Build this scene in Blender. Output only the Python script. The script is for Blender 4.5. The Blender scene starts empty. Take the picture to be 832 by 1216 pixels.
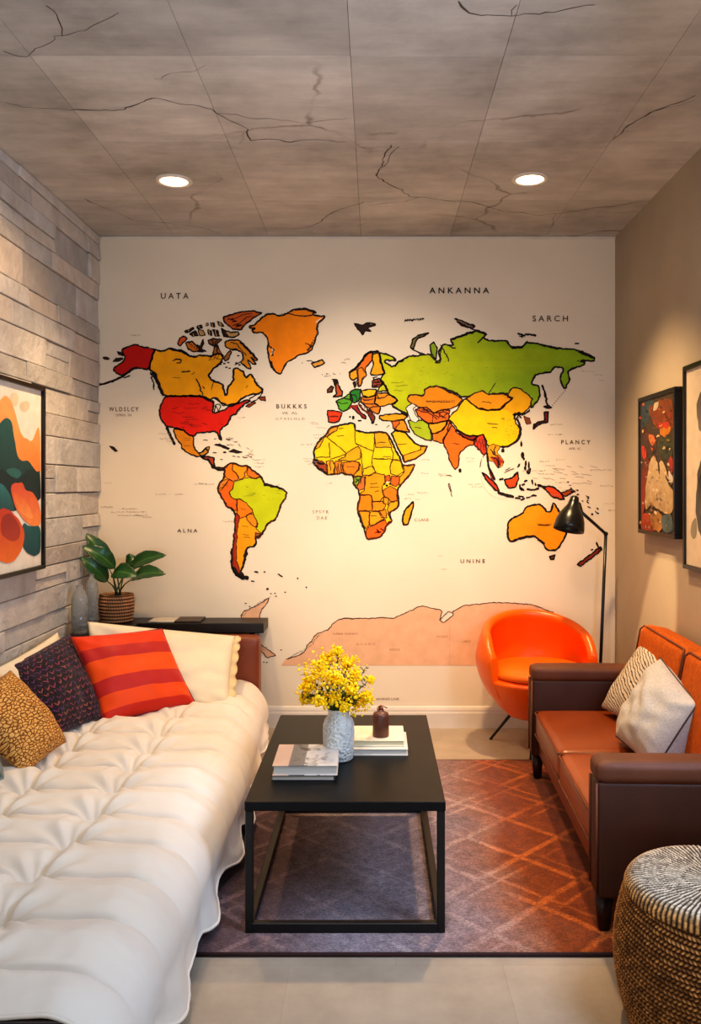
import bpy, bmesh, math, random
from mathutils import Vector, Matrix, noise, geometry

C = bpy.context.scene.collection
R = random.Random(7)
PI = math.pi

# ------------------------------------------------------------------ camera model of the photograph
F, VX, VY, H = 1000.0, 446.0, 577.0, 1.4      # focal length and vanishing point in pixels, eye height
WALL_Y = 4.88                                  # back wall
LX, RX = -1.606, 1.386                         # side walls
CEIL = 2.844

def P(px, py, Y):
    return Vector(((px - VX) / F * Y, Y, H - (py - VY) / F * Y))

# ------------------------------------------------------------------ helpers
def lin(c):
    c = c / 255.0
    return c / 12.92 if c <= 0.04045 else ((c + 0.055) / 1.055) ** 2.4

def rgb(c):
    return (lin(c[0]), lin(c[1]), lin(c[2]), 1.0)

def thing(name, label, cat, loc=(0, 0, 0), rotz=0.0, group=None):
    o = bpy.data.objects.new(name, None)
    C.objects.link(o)
    o.empty_display_size = 0.05
    o.location = loc
    o.rotation_euler = (0, 0, rotz)
    o['label'] = label
    o['category'] = cat
    if group:
        o['group'] = group
    return o

def obj(name, bm, mats, parent=None, smooth=True, label=None, world=False):
    """link bm as one mesh object; world=True: coordinates are world ones, kept under the parent"""
    me = bpy.data.meshes.new(name)
    bm.normal_update()
    if world and parent is not None:
        inv = (Matrix.Translation(parent.location) @ parent.rotation_euler.to_matrix().to_4x4()).inverted()
        bm.transform(inv)
    bm.to_mesh(me)
    bm.free()
    if not isinstance(mats, (list, tuple)):
        mats = [mats]
    for m in mats:
        me.materials.append(m)
    if smooth:
        for p in me.polygons:
            p.use_smooth = True
    o = bpy.data.objects.new(name, me)
    C.objects.link(o)
    if parent is not None:
        o.parent = parent
    if label:
        o['label'] = label
    return o

def tag(o, label, cat, group=None):
    o['label'] = label
    o['category'] = cat
    if group:
        o['group'] = group
    return o

def struct(name, bm, mats, smooth=False):
    o = obj(name, bm, mats, None, smooth)
    o['kind'] = 'structure'
    return o

def auto(o, ang=35):
    """smooth by angle"""
    me = o.data
    bm = bmesh.new()
    bm.from_mesh(me)
    for e in bm.edges:
        if len(e.link_faces) == 2 and e.calc_face_angle(0) > math.radians(ang):
            e.smooth = False
    bm.to_mesh(me)
    bm.free()
    return o

def rbox(bm, x0, x1, y0, y1, z0, z1, bev=0.0, seg=2, mat=0):
    g = bmesh.ops.create_cube(bm, size=1.0)
    vs = g['verts']
    for v in vs:
        v.co = Vector(((x0 + x1) / 2 + v.co.x * (x1 - x0), (y0 + y1) / 2 + v.co.y * (y1 - y0), (z0 + z1) / 2 + v.co.z * (z1 - z0)))
    fs = set(f for v in vs for f in v.link_faces)
    for f in fs:
        f.material_index = mat
    if bev > 0:
        es = list(set(e for v in vs for e in v.link_edges))
        r = bmesh.ops.bevel(bm, geom=es, offset=bev, segments=seg, affect='EDGES', profile=0.5)
        for f in r['faces']:
            f.material_index = mat
    return vs

def puffbox(bm, x0, x1, y0, y1, z0, z1, r=0.03, n=14, crown=(0, 0, 0), nz=0.0, seed=0):
    """rounded box whose faces swell outwards by crown"""
    t = bmesh.new()
    bmesh.ops.create_cube(t, size=2.0)
    bmesh.ops.subdivide_edges(t, edges=t.edges[:], cuts=n, use_grid_fill=True)
    hx, hy, hz = (x1 - x0) / 2, (y1 - y0) / 2, (z1 - z0) / 2
    c = Vector(((x0 + x1) / 2, (y0 + y1) / 2, (z0 + z1) / 2))
    for v in t.verts:
        u = v.co.copy()
        # denser sampling near the rounding
        w = Vector([math.copysign(abs(a) ** 0.75, a) for a in u])
        q = Vector((w.x * hx, w.y * hy, w.z * hz))
        i = Vector((max(-(hx - r), min(hx - r, q.x)), max(-(hy - r), min(hy - r, q.y)), max(-(hz - r), min(hz - r, q.z))))
        d = q - i
        p = i + d.normalized() * r if d.length > 1e-9 else q
        fx, fy, fz = (1 - w.x ** 2), (1 - w.y ** 2), (1 - w.z ** 2)
        p.x += math.copysign(1, w.x) * crown[0] * fy * fz * abs(w.x) ** 3
        p.y += math.copysign(1, w.y) * crown[1] * fx * fz * abs(w.y) ** 3
        p.z += math.copysign(1, w.z) * crown[2] * (fx * fy) ** 0.6 * abs(w.z) ** 3
        if nz:
            p += noise.noise_vector(p * 9 + Vector((seed, seed * 3, 0))) * nz
        v.co = p + c
    me = bpy.data.meshes.new('t')
    t.to_mesh(me)
    t.free()
    bm.from_mesh(me)
    bpy.data.meshes.remove(me)

def tube(bm, pts, r, seg=8, cap=True, mat=0):
    pts = [Vector(p) for p in pts]
    n = len(pts)
    rs = r if isinstance(r, (list, tuple)) else [r] * n
    prev = None
    rings = []
    for i, p in enumerate(pts):
        if i == 0:
            t = pts[1] - pts[0]
        elif i == n - 1:
            t = pts[-1] - pts[-2]
        else:
            t = (pts[i + 1] - pts[i]).normalized() + (pts[i] - pts[i - 1]).normalized()
        t.normalize()
        if prev is None:
            a = Vector((0, 0, 1)) if abs(t.z) < 0.9 else Vector((1, 0, 0))
            u = t.cross(a).normalized()
        else:
            u = (prev - t * prev.dot(t)).normalized()
        prev = u
        w = t.cross(u)
        rings.append([bm.verts.new(p + (u * math.cos(2 * PI * k / seg) + w * math.sin(2 * PI * k / seg)) * rs[i]) for k in range(seg)])
    for i in range(n - 1):
        for k in range(seg):
            f = bm.faces.new((rings[i][k], rings[i][(k + 1) % seg], rings[i + 1][(k + 1) % seg], rings[i + 1][k]))
            f.material_index = mat
    if cap:
        f = bm.faces.new(rings[0][::-1]); f.material_index = mat
        f = bm.faces.new(rings[-1]); f.material_index = mat

def lathe(bm, prof, seg=40, M=None, mat=0, disp=None):
    """prof: (radius, height) pairs; a radius of 0 closes the end"""
    M = M or Matrix.Identity(4)
    rings = []
    for (r, z) in prof:
        if r <= 1e-6:
            rings.append([bm.verts.new(M @ Vector((0, 0, z)))])
        else:
            ring = []
            for k in range(seg):
                a = 2 * PI * k / seg
                rr = r + (disp(a, z, r) if disp else 0)
                ring.append(bm.verts.new(M @ Vector((rr * math.cos(a), rr * math.sin(a), z))))
            rings.append(ring)
    for a, b in zip(rings, rings[1:]):
        for k in range(seg):
            k2 = (k + 1) % seg
            if len(a) == 1 and len(b) == 1:
                continue
            if len(a) == 1:
                f = bm.faces.new((a[0], b[k2], b[k]))
            elif len(b) == 1:
                f = bm.faces.new((a[k], a[k2], b[0]))
            else:
                f = bm.faces.new((a[k], a[k2], b[k2], b[k]))
            f.material_index = mat

def axisM(loc, d):
    """matrix taking +Z to direction d at loc"""
    d = Vector(d).normalized()
    return Matrix.Translation(Vector(loc)) @ d.to_track_quat('Z', 'Y').to_matrix().to_4x4()

# ------------------------------------------------------------------ materials
class NT:
    def __init__(s, name):
        s.m = bpy.data.materials.new(name)
        s.m.use_nodes = True
        s.t = s.m.node_tree
        s.b = s.t.nodes['Principled BSDF']
        s.col = None
    def n(s, typ, **kw):
        x = s.t.nodes.new(typ)
        for k, v in kw.items():
            setattr(x, k, v)
        return x
    def l(s, a, b):
        s.t.links.new(a, b)
    def coord(s, kind='Object', scale=(1, 1, 1), rot=(0, 0, 0), loc=(0, 0, 0)):
        c = s.n('ShaderNodeTexCoord')
        mp = s.n('ShaderNodeMapping')
        mp.inputs['Scale'].default_value = scale
        mp.inputs['Rotation'].default_value = rot
        mp.inputs['Location'].default_value = loc
        s.l(c.outputs[kind], mp.inputs['Vector'])
        return mp.outputs['Vector']
    def noise(s, vec, scale, detail=4, rough=0.55, dist=0.0):
        x = s.n('ShaderNodeTexNoise')
        x.inputs['Scale'].default_value = scale
        x.inputs['Detail'].default_value = detail
        x.inputs['Roughness'].default_value = rough
        x.inputs['Distortion'].default_value = dist
        s.l(vec, x.inputs['Vector'])
        return x.outputs['Fac']
    def ramp(s, fac, stops, interp='LINEAR'):
        x = s.n('ShaderNodeValToRGB')
        x.color_ramp.interpolation = interp
        e = x.color_ramp.elements
        while len(e) < len(stops):
            e.new(0.5)
        for k, (p, c) in enumerate(stops):
            e[k].position = p
            e[k].color = c if len(c) == 4 else rgb(c)
        s.l(fac, x.inputs['Fac'])
        return x.outputs['Color']
    def math(s, op, a, b=None, c=None):
        x = s.n('ShaderNodeMath', operation=op)
        for i, v in enumerate((a, b, c)):
            if v is None:
                continue
            if isinstance(v, (int, float)):
                x.inputs[i].default_value = v
            else:
                s.l(v, x.inputs[i])
        return x.outputs[0]
    def mix(s, fac, a, b, mode='MIX'):
        x = s.n('ShaderNodeMix', data_type='RGBA', blend_type=mode)
        for sock, v in ((x.inputs[0], fac), (x.inputs[6], a), (x.inputs[7], b)):
            if isinstance(v, (int, float)):
                sock.default_value = v
            elif isinstance(v, tuple):
                sock.default_value = v if len(v) == 4 else rgb(v)
            else:
                s.l(v, sock)
        return x.outputs[2]
    def base(s, c):
        if isinstance(c, tuple):
            s.b.inputs['Base Color'].default_value = c if len(c) == 4 else rgb(c)
        else:
            s.l(c, s.b.inputs['Base Color'])
    def bump(s, h, strength=0.3, dist=0.01):
        x = s.n('ShaderNodeBump')
        x.inputs['Strength'].default_value = strength
        x.inputs['Distance'].default_value = dist
        s.l(h, x.inputs['Height'])
        s.l(x.outputs['Normal'], s.b.inputs['Normal'])
    def sep(s, vec):
        x = s.n('ShaderNodeSeparateXYZ')
        s.l(vec, x.inputs[0])
        return x.outputs
    def comb(s, x, y, z=0.0):
        c = s.n('ShaderNodeCombineXYZ')
        for i, v in enumerate((x, y, z)):
            if isinstance(v, (int, float)):
                c.inputs[i].default_value = v
            else:
                s.l(v, c.inputs[i])
        return c.outputs[0]
    def done(s, rough=0.6, metal=0.0, spec=0.5, coat=0.0, sheen=0.0):
        s.b.inputs['Roughness'].default_value = rough
        s.b.inputs['Metallic'].default_value = metal
        s.b.inputs['Specular IOR Level'].default_value = spec
        s.b.inputs['Coat Weight'].default_value = coat
        s.b.inputs['Sheen Weight'].default_value = sheen
        return s.m

def plain(name, c, rough=0.6, metal=0.0, spec=0.5, var=0.08, vscale=6, bump=0.0, bscale=60, coat=0.0, sheen=0.0, bdist=0.004):
    k = NT(name)
    v = k.coord()
    f = k.noise(v, vscale, 5)
    lo = tuple(max(0, x * (1 - var)) for x in c)
    hi = tuple(min(255, x * (1 + var)) for x in c)
    k.base(k.ramp(f, [(0.3, lo), (0.7, hi)]))
    if bump:
        k.bump(k.noise(v, bscale, 4), bump, bdist)
    return k.done(rough, metal, spec, coat, sheen)

def colattr(name, rough=0.7, nscale=8.0, var=0.1, bump=0.0, bscale=40, bdist=0.004, spec=0.3):
    """surface colour from the mesh's own colour layer"""
    k = NT(name)
    a = k.n('ShaderNodeVertexColor', layer_name='Col')
    v = k.coord()
    f = k.noise(v, nscale, 5)
    g = k.ramp(f, [(0.3, (1 - var, 1 - var, 1 - var, 1)), (0.7, (1, 1, 1, 1))])
    k.base(k.mix(1.0, a.outputs['Color'], g, 'MULTIPLY'))
    if bump:
        k.bump(k.noise(v, bscale, 5), bump, bdist)
    return k.done(rough, 0, spec)

def collayer(bm):
    return bm.loops.layers.float_color.get('Col') or bm.loops.layers.float_color.new('Col')

def paint(bm, faces, c):
    L = collayer(bm)
    c = rgb(c)
    for f in faces:
        for l in f.loops:
            l[L] = c
# ------------------------------------------------------------------ world map mural on the back wall
FR = {1: (200, 360, 6.4), 2: (110, 390, 8.32), 3: (180, 450, 5.943), 4: (290, 355, 7.564), 5: (220, 500, 4.622),
      6: (380, 405, 6.933), 7: (360, 490, 5.2), 8: (480, 360, 3.467), 9: (480, 440, 4.622), 10: (490, 480, 3.328),
      11: (270, 690, 4.16), 12: (460, 690, 3.2), 0: (0, 0, 1.0), 13: (110, 330, 3.782), 14: (360, 380, 5.2), 15: (110, 450, 2.773)}
INK = (28, 14, 10)

def fr(k, *pts):
    x0, y0, s = FR[k]
    return [(x0 + a / s, y0 + b / s) for a, b in pts]

def wp(p, layer):
    return Vector(((p[0] - VX) * WALL_Y / F, WALL_Y - 0.0012 - layer * 0.00012, H - (p[1] - VY) * WALL_Y / F))

def jit(p, amp, sc=0.22):
    n = noise.noise_vector(Vector((p[0] * sc, p[1] * sc, 3.1)))
    m = noise.noise_vector(Vector((p[0] * sc * 2.8, p[1] * sc * 2.8, 9.7)))
    return (p[0] + (1.15 * n.x + 0.85 * m.x) * amp, p[1] + (1.15 * n.y + 0.85 * m.y) * amp)

def soften(pts, closed=True, k=0.22):
    """cut corners once so drawn shapes are not angular"""
    n = len(pts)
    if n < 3:
        return pts
    out = [] if closed else [pts[0]]
    for i in range(n if closed else n - 1):
        p, q = pts[i], pts[(i + 1) % n]
        out.append((p[0] + (q[0] - p[0]) * k, p[1] + (q[1] - p[1]) * k))
        out.append((q[0] + (p[0] - q[0]) * k, q[1] + (p[1] - q[1]) * k))
    return out if closed else out + [pts[-1]]

def rough(pts, amp, closed=True, step=0.9):
    if len(pts) > 15 or (not closed and len(pts) > 3):
        pts = soften(pts, closed, 0.16)
    out = []
    n = len(pts)
    for i in range(n if closed else n - 1):
        a, b = pts[i], pts[(i + 1) % n]
        d = math.hypot(b[0] - a[0], b[1] - a[1])
        k = max(1, int(d / step))
        for j in range(k):
            t = j / k
            out.append(jit((a[0] + (b[0] - a[0]) * t, a[1] + (b[1] - a[1]) * t), amp))
    if not closed:
        out.append(jit(pts[-1], amp))
    return out

class Land:
    """one landmass: colour patches with hand inked outlines, lying flat on the wall"""
    def __init__(s):
        s.bm = bmesh.new()
        collayer(s.bm)
        s.k = 0
    def fill(s, pts, c, layer):
        v3 = [Vector((p[0], p[1], 0)) for p in pts]
        s.k += 1
        vs = [s.bm.verts.new(wp(p, layer + 0.02 * s.k)) for p in pts]
        fs = []
        for t in geometry.tessellate_polygon([v3]):
            try:
                f = s.bm.faces.new([vs[i] for i in t])
                fs.append(f)
            except ValueError:
                pass
        paint(s.bm, fs, c)
        for f in fs:
            f.normal_update()
            if f.normal.y > 0:
                f.normal_flip()
    def line(s, pts, w, closed, layer, c=INK, vary=0.45):
        n = len(pts)
        if n < 2:
            return
        L, Rr = [], []
        s.k += 1
        for i in range(n):
            a = pts[i - 1] if (i > 0 or closed) else pts[i]
            b = pts[(i + 1) % n] if (i < n - 1 or closed) else pts[i]
            dx, dy = b[0] - a[0], b[1] - a[1]
            d = math.hypot(dx, dy) or 1
            nx, ny = -dy / d, dx / d
            ww = w * 1.12 * (1 + vary * noise.noise(Vector((pts[i][0] * 0.25, pts[i][1] * 0.25, 5)))) / 2
            if not closed and n > 3 and (i == 0 or i == n - 1):
                ww *= 0.4
            L.append(s.bm.verts.new(wp((pts[i][0] + nx * ww, pts[i][1] + ny * ww), layer)))
            Rr.append(s.bm.verts.new(wp((pts[i][0] - nx * ww, pts[i][1] - ny * ww), layer)))
        fs = []
        for i in range(n if closed else n - 1):
            j = (i + 1) % n
            fs.append(s.bm.faces.new((L[i], L[j], Rr[j], Rr[i])))
        paint(s.bm, fs, c)
        for f in fs:
            f.normal_update()
            if f.normal.y > 0:
                f.normal_flip()
    def land(s, pts, c, w=1.7, amp=0.9, layer=0, ink=INK):
        p = rough(pts, amp)
        s.fill(p, c, layer)
        if w:
            s.line(p, w, True, layer + 4, ink)
    def country(s, pts, c, w=0.9, amp=0.9, ink=(90, 30, 10)):
        s.land(pts, c, w, amp, 2, ink)
    def stroke(s, pts, w=1.0, amp=0.6, c=INK, layer=9):
        s.line(rough(pts, amp, False), w, False, layer, c)
    def blob(s, x, y, rx, ry, c=INK, w=0):
        pts = [(x + rx * math.cos(a) * (0.8 + 0.3 * R.random()), y + ry * math.sin(a) * (0.8 + 0.3 * R.random())) for a in [2 * PI * i / 9 for i in range(9)]]
        s.fill(pts, c, 5)
        if w:
            s.line(pts, w, True, 9)
    def ticks(s, pts, length=3, w=0.7, step=1.5):
        """short ragged ink ticks along a fjord coast"""
        p = rough(pts, 0.8, False, step)
        for a in p:
            ang = R.uniform(0, 2 * PI)
            l = length * R.uniform(0.4, 1)
            s.stroke([(a[0] - math.cos(ang) * l / 2, a[1] - math.sin(ang) * l / 2), (a[0] + math.cos(ang) * l / 2, a[1] + math.sin(ang) * l / 2)], w, 0.3)
    def done(s, label=None, name='landmass'):
        for v in s.bm.verts:
            pass
        return obj(name, s.bm, M_MURAL, MURAL, smooth=False, label=label, world=True)

M_MURAL = colattr('mural_paint', 0.75, 14, 0.16)
MURAL = thing('wall_mural', 'painted world map in orange red yellow and green covering the back wall', 'mural', (-0.1, WALL_Y, 1.4))

RED, RED2, AMB, ORA, YEL = (226, 32, 10), (198, 22, 12), (252, 172, 6), (250, 146, 4), (248, 214, 6)
ORD, BRN, GRY = (238, 108, 18), (150, 62, 26), (150, 132, 112)
DRK = (52, 26, 16)

# --- North America
L = Land()
canada = fr(2, (612, 208), (640, 212), (675, 235), (720, 210), (780, 195)) + fr(1, (60, 355), (110, 365), (160, 400), (200, 410), (240, 395), (320, 405), (380, 380), (415, 410), (390, 460), (340, 500), (305, 545), (320, 580), (365, 600), (415, 620), (425, 695), (445, 700), (450, 640), (490, 600), (495, 500), (530, 495), (565, 520), (585, 565), (625, 540), (650, 570), (670, 620), (715, 650), (715, 680), (680, 690), (620, 695), (550, 730), (510, 775), (430, 775), (390, 745), (350, 715), (310, 735), (265, 705), (0, 705)) + fr(2, (705, 660), (680, 620), (640, 530), (620, 440), (555, 400))
L.land(canada, AMB, 2.0)
alaska = fr(2, (290, 215), (345, 185), (425, 155), (470, 175), (560, 195), (612, 208), (590, 270), (555, 395), (540, 408), (470, 395), (410, 385), (340, 440), (290, 465), (240, 445), (205, 415), (225, 380), (275, 350), (310, 325), (320, 290), (320, 270), (300, 245))
L.land(alaska, RED2, 1.7)
L.land(fr(2, (240, 228), (285, 238), (320, 265), (300, 275), (255, 255)), DRK, 0.8, 0.4)
L.land(fr(2, (200, 330), (230, 295), (280, 290), (305, 300), (260, 325)), DRK, 0.8, 0.4)
L.land(fr(2, (100, 285), (135, 280), (170, 298), (150, 312), (115, 305)), DRK, 0.6, 0.4)
L.stroke(fr(2, (40, 560), (110, 550), (200, 520), (290, 478), (350, 440), (400, 400), (450, 385)), 2.2, 0.5)
L.stroke(fr(2, (310, 490), (370, 468)), 1.6, 0.6)
L.ticks(fr(2, (570, 430), (600, 540), (610, 600)), 4, 1.0, 1.0)
L.stroke(fr(2, (590, 430), (640, 530), (680, 620), (700, 670)), 3.4, 0.6)
usa = fr(3, (95, 120), (360, 122), (400, 155), (440, 150), (430, 235), (450, 240), (520, 215), (560, 190), (620, 170), (680, 145), (690, 160), (640, 190), (605, 225), (600, 245), (560, 260), (545, 310), (500, 345), (480, 365), (485, 400), (492, 430), (480, 425), (465, 385), (440, 370), (380, 375), (330, 378), (295, 405), (270, 400), (215, 355), (150, 345), (105, 335), (65, 285), (55, 215), (75, 160))
L.land(usa, RED, 1.8)
WHT = (238, 224, 204)
L.land(fr(3, (395, 155), (440, 133), (480, 165), (505, 190), (580, 172), (560, 190), (500, 225), (475, 230), (450, 185), (442, 238), (428, 232), (440, 180), (425, 160)), WHT, 1.1, 0.5, 3)
L.stroke(fr(3, (450, 185), (470, 175), (490, 195), (470, 235)), 1.0)
L.land(fr(3, (690, 140), (760, 100), (785, 100), (740, 150), (700, 165)), WHT, 1.2, 0.5, 3)
L.land(fr(3, (660, 195), (720, 160), (735, 170), (690, 200)), BRN, 1.0, 0.5)
L.land(fr(3, (752, 130), (800, 122), (805, 155), (770, 150)), BRN, 1.0, 0.6)
L.land(fr(3, (150, 350), (215, 358), (265, 395), (295, 410), (295, 460), (310, 500), (330, 525), (360, 515), (380, 485), (400, 520), (360, 545), (330, 550), (270, 535), (215, 490), (210, 465), (170, 410)), (224, 138, 18), 1.5)
L.land(fr(3, (335, 532), (385, 482), (412, 478), (395, 520), (358, 545)), (196, 132, 34), 1.1, 0.4, 2)
L.stroke(fr(3, (104, 336), (125, 385), (165, 465)), 2.6, 0.3)
L.land(fr(3, (345, 550), (400, 548), (440, 555), (440, 600), (452, 625), (510, 628), (515, 640), (470, 645), (430, 622), (405, 580)), (182, 66, 32), 1.8, 0.7)
L.stroke(fr(3, (395, 565), (435, 615), (470, 640), (520, 640)), 2.2, 1.2)
# inner marks: lakes and rivers of Canada
L.stroke(fr(1, (30, 440), (60, 425), (100, 430), (90, 455), (60, 455)), 1.2, 0.4)
L.stroke(fr(1, (100, 525), (165, 515)), 1.4, 0.4)
L.stroke(fr(1, (175, 545), (200, 525)), 0.7, 0.3)
L.stroke(fr(1, (30, 565), (90, 568)), 0.5, 0.3)
L.stroke(fr(1, (212, 570), (230, 620), (245, 660), (265, 700)), 1.3, 1.3)
L.stroke(fr(1, (255, 630), (275, 650)), 1.1, 0.6)
L.stroke(fr(1, (342, 600), (326, 660)), 0.8, 0.4)
L.stroke(fr(1, (585, 645), (605, 625)), 0.7, 0.3)
L.stroke(fr(1, (0, 350), (60, 355), (110, 372), (160, 400)), 2.4, 0.9)
for a, b in (((310, 430), (350, 390)), ((330, 440), (365, 400)), ((300, 440), (330, 425)), ((360, 430), (385, 395)), ((340, 415), (400, 425))):
    L.stroke(fr(1, a, b), 0.7, 0.8, (120, 60, 12))
for y in (172, 200, 235, 262, 312, 330, 280):
    x = 95 + R.random() * 200
    L.stroke(fr(3, (x, y), (x + 40, y + 8), (x + 90, y + 4)), 0.5, 1.0, (130, 18, 10))
for i in range(9):
    x, y = R.uniform(100, 480), R.uniform(200, 345)
    L.stroke(fr(3, (x, y), (x + R.uniform(20, 60), y + R.uniform(-8, 12))), 0.6, 1.0, (130, 18, 10))
for y in (415, 430, 470):
    L.stroke(fr(3, (225, y), (275, y + 3)), 0.4, 0.5, (140, 80, 20))
L.ticks(fr(1, (0, 350), (60, 355), (110, 370), (160, 400), (240, 398), (320, 405), (385, 385)), 2.6, 0.8, 1.6)
L.ticks(fr(1, (585, 560), (625, 545), (660, 590), (700, 640), (715, 680)), 2.4, 0.8, 1.5)
L.ticks(fr(3, (540, 310), (560, 260), (605, 240), (640, 195)), 2.2, 0.7, 1.5)
L.done('orange and red north america')

# --- Arctic islands
L = Land()
TAN = (206, 160, 96)
L.land(fr(1, (70, 310), (85, 265), (115, 252), (145, 270), (110, 300), (90, 325)), (222, 92, 24), 1.5, 0.5)
L.land(fr(1, (130, 300), (180, 290), (220, 330), (240, 365), (190, 370), (150, 350)), (212, 118, 22), 1.6, 0.7)
L.ticks(fr(1, (150, 300), (220, 350)), 4, 0.8, 2.0)
for p in ([(120, 215), (190, 185), (195, 200), (140, 228)], [(160, 235), (205, 210), (228, 250), (185, 250)], [(225, 205), (262, 205), (280, 245), (240, 245)],
          [(300, 200), (325, 215), (332, 250), (305, 238)], [(335, 200), (372, 208), (390, 252), (355, 250)], [(215, 180), (250, 165), (255, 188), (225, 200)],
          [(370, 140), (400, 150), (420, 180), (385, 170)], [(320, 150), (345, 152), (352, 182), (325, 176)], [(285, 155), (300, 152), (302, 168), (288, 172)]):
    L.land(fr(1, *p), DRK if R.random() < 0.75 else TAN, 1.2, 0.6)
    a, b = p[0], p[2]
    L.stroke(fr(1, ((a[0] + b[0]) / 2 - 8, a[1]), ((a[0] + b[0]) / 2, b[1])), 0.8, 0.6, TAN)
L.land(fr(1, (400, 190), (430, 205), (470, 225), (530, 220), (538, 240), (500, 260), (420, 255)), TAN, 1.5, 0.6)
L.land(fr(1, (405, 195), (430, 215), (455, 250), (420, 254)), DRK, 0.8, 0.6, 2)
L.land(fr(1, (420, 110), (470, 90), (560, 65), (640, 58), (708, 75), (650, 110), (590, 155), (550, 202), (490, 197), (450, 165), (425, 140)), (206, 96, 30), 1.7, 0.6)
for i in range(16):
    t = R.random()
    L.stroke(fr(1, (425 + 80 * t + R.uniform(0, 30), 105 + 80 * t), (455 + 95 * t + R.uniform(-10, 30), 100 + 70 * t)), 0.9, 0.8)
L.stroke(fr(1, (500, 120), (560, 90), (640, 75)), 0.8, 0.5)
L.stroke(fr(1, (520, 170), (590, 110), (640, 95)), 0.8, 0.5)
L.land(fr(1, (430, 290), (480, 280), (530, 280), (580, 320), (630, 375), (678, 432), (660, 437), (620, 405), (668, 465), (640, 460), (600, 430), (632, 502), (600, 495), (545, 450), (570, 430), (560, 380), (520, 350), (470, 350), (435, 335)), (222, 142, 22), 1.6, 0.7)
L.stroke(fr(1, (540, 290), (600, 350), (675, 430)), 2.2, 1.0)
L.stroke(fr(1, (470, 300), (520, 310), (590, 400)), 1.0, 0.8)
L.land(fr(1, (300, 285), (340, 270), (405, 275), (380, 300), (350, 330), (310, 310)), (150, 84, 34), 1.5, 0.7)
L.stroke(fr(1, (330, 275), (345, 315)), 1.2, 0.6)
L.stroke(fr(1, (370, 278), (350, 318)), 1.2, 0.6)
L.land(fr(1, (345, 345), (370, 320), (395, 370), (412, 402), (380, 388), (335, 390)), (176, 104, 30), 1.3, 0.8)
L.stroke(fr(1, (370, 322), (372, 385)), 1.1, 0.6)
L.land(fr(1, (215, 310), (240, 330), (265, 275), (270, 300), (250, 350), (288, 365), (250, 372)), DRK, 1.0, 0.8)
L.land(fr(1, (418, 422), (440, 385), (468, 360), (480, 375), (452, 430), (428, 442)), (168, 110, 48), 1.2, 0.6)
for x, y in ((425, 460), (455, 452), (440, 488), (465, 495), (530, 400), (515, 455), (540, 470), (395, 465), (405, 450)):
    L.blob(*fr(1, (x, y))[0], 1.7, 1.0)
L.stroke(fr(1, (480, 360), (530, 355), (570, 390), (560, 440), (500, 470)), 1.0, 0.5)
L.done('striped arctic islands')

# --- Greenland and Iceland
L = Land()
gl = fr(4, (45, 245), (100, 230), (160, 165), (215, 132), (270, 140), (330, 155), (400, 120), (450, 95), (530, 90), (590, 105), (645, 125), (612, 132), (620, 150), (730, 155), (690, 195), (660, 225), (650, 270), (665, 310), (640, 340), (635, 390), (615, 430), (610, 460), (560, 485), (490, 505), (440, 540), (385, 565), (355, 605), (330, 675), (280, 655), (245, 610), (225, 550), (215, 500), (205, 440), (215, 390), (195, 330), (165, 300), (80, 305), (65, 275), (110, 262), (50, 260))
L.land(gl, (250, 142, 8), 1.8, 0.7)
L.ticks(fr(4, (660, 240), (655, 300), (640, 350), (620, 380), (590, 450)), 4, 0.8, 1.2)
L.ticks(fr(4, (555, 400), (600, 430), (570, 460)), 5, 0.8, 1.4)
L.ticks(fr(4, (215, 430), (265, 450), (250, 510)), 3.5, 0.9, 1.2)
L.ticks(fr(4, (80, 240), (160, 170)), 3, 0.7, 2)
L.ticks(fr(4, (330, 140), (400, 130)), 3, 0.7, 1.6)
L.stroke(fr(4, (400, 130), (470, 150), (560, 155), (640, 140)), 1.2, 0.5)
L.stroke(fr(4, (450, 97), (540, 88), (600, 105), (648, 128)), 2.4, 0.4)
L.stroke(fr(4, (240, 440), (262, 480), (235, 500)), 1.4, 0.5, (238, 224, 204))
L.stroke(fr(4, (240, 560), (250, 600), (275, 640)), 2.0, 0.5)
L.stroke(fr(4, (640, 215), (690, 170)), 1.2, 0.3, WHT)
L.done('orange greenland')
L = Land()
L.land(fr(4, (600, 580), (650, 565), (700, 545), (720, 575), (680, 600), (630, 615)), (226, 158, 60), 1.6, 0.5)
L.stroke(fr(4, (560, 555), (600, 555), (620, 570)), 0.9, 0.7)
for x, y in ((740, 670), (700, 680), (770, 690), (520, 575), (800, 670)):
    L.blob(*fr(4, (x, y))[0], 0.7, 0.5)
L.done('small amber island')

# --- South America
L = Land()
sa = [(215, 255), (240, 235), (270, 232), (300, 245), (345, 250), (375, 275), (415, 300), (430, 340), (480, 355), (530, 370), (555, 390), (550, 420), (525, 455), (510, 510), (495, 540), (450, 560), (440, 590), (415, 625), (385, 640), (390, 670), (375, 690), (335, 695), (325, 740), (320, 790), (305, 820), (320, 850), (345, 865), (310, 865), (270, 835), (255, 790), (260, 700), (272, 600), (275, 500), (230, 470), (200, 420), (175, 378), (190, 340), (215, 310)]
L.land(fr(5, *sa), (250, 166, 10), 2.0)
c = lambda col, *p: L.country(fr(5, *p), col)
c((196, 204, 14), (265, 335), (300, 325), (330, 310), (375, 315), (410, 305), (430, 345), (480, 355), (530, 370), (553, 392), (548, 425), (523, 455), (508, 510), (493, 538), (448, 558), (438, 590), (415, 615), (385, 590), (400, 560), (375, 520), (365, 480), (330, 445), (300, 425), (280, 430), (250, 415), (240, 390), (265, 365))
c(ORD, (177, 378), (200, 375), (240, 325), (268, 330), (262, 365), (242, 390), (250, 415), (280, 430), (280, 493), (232, 468), (202, 420))
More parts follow.
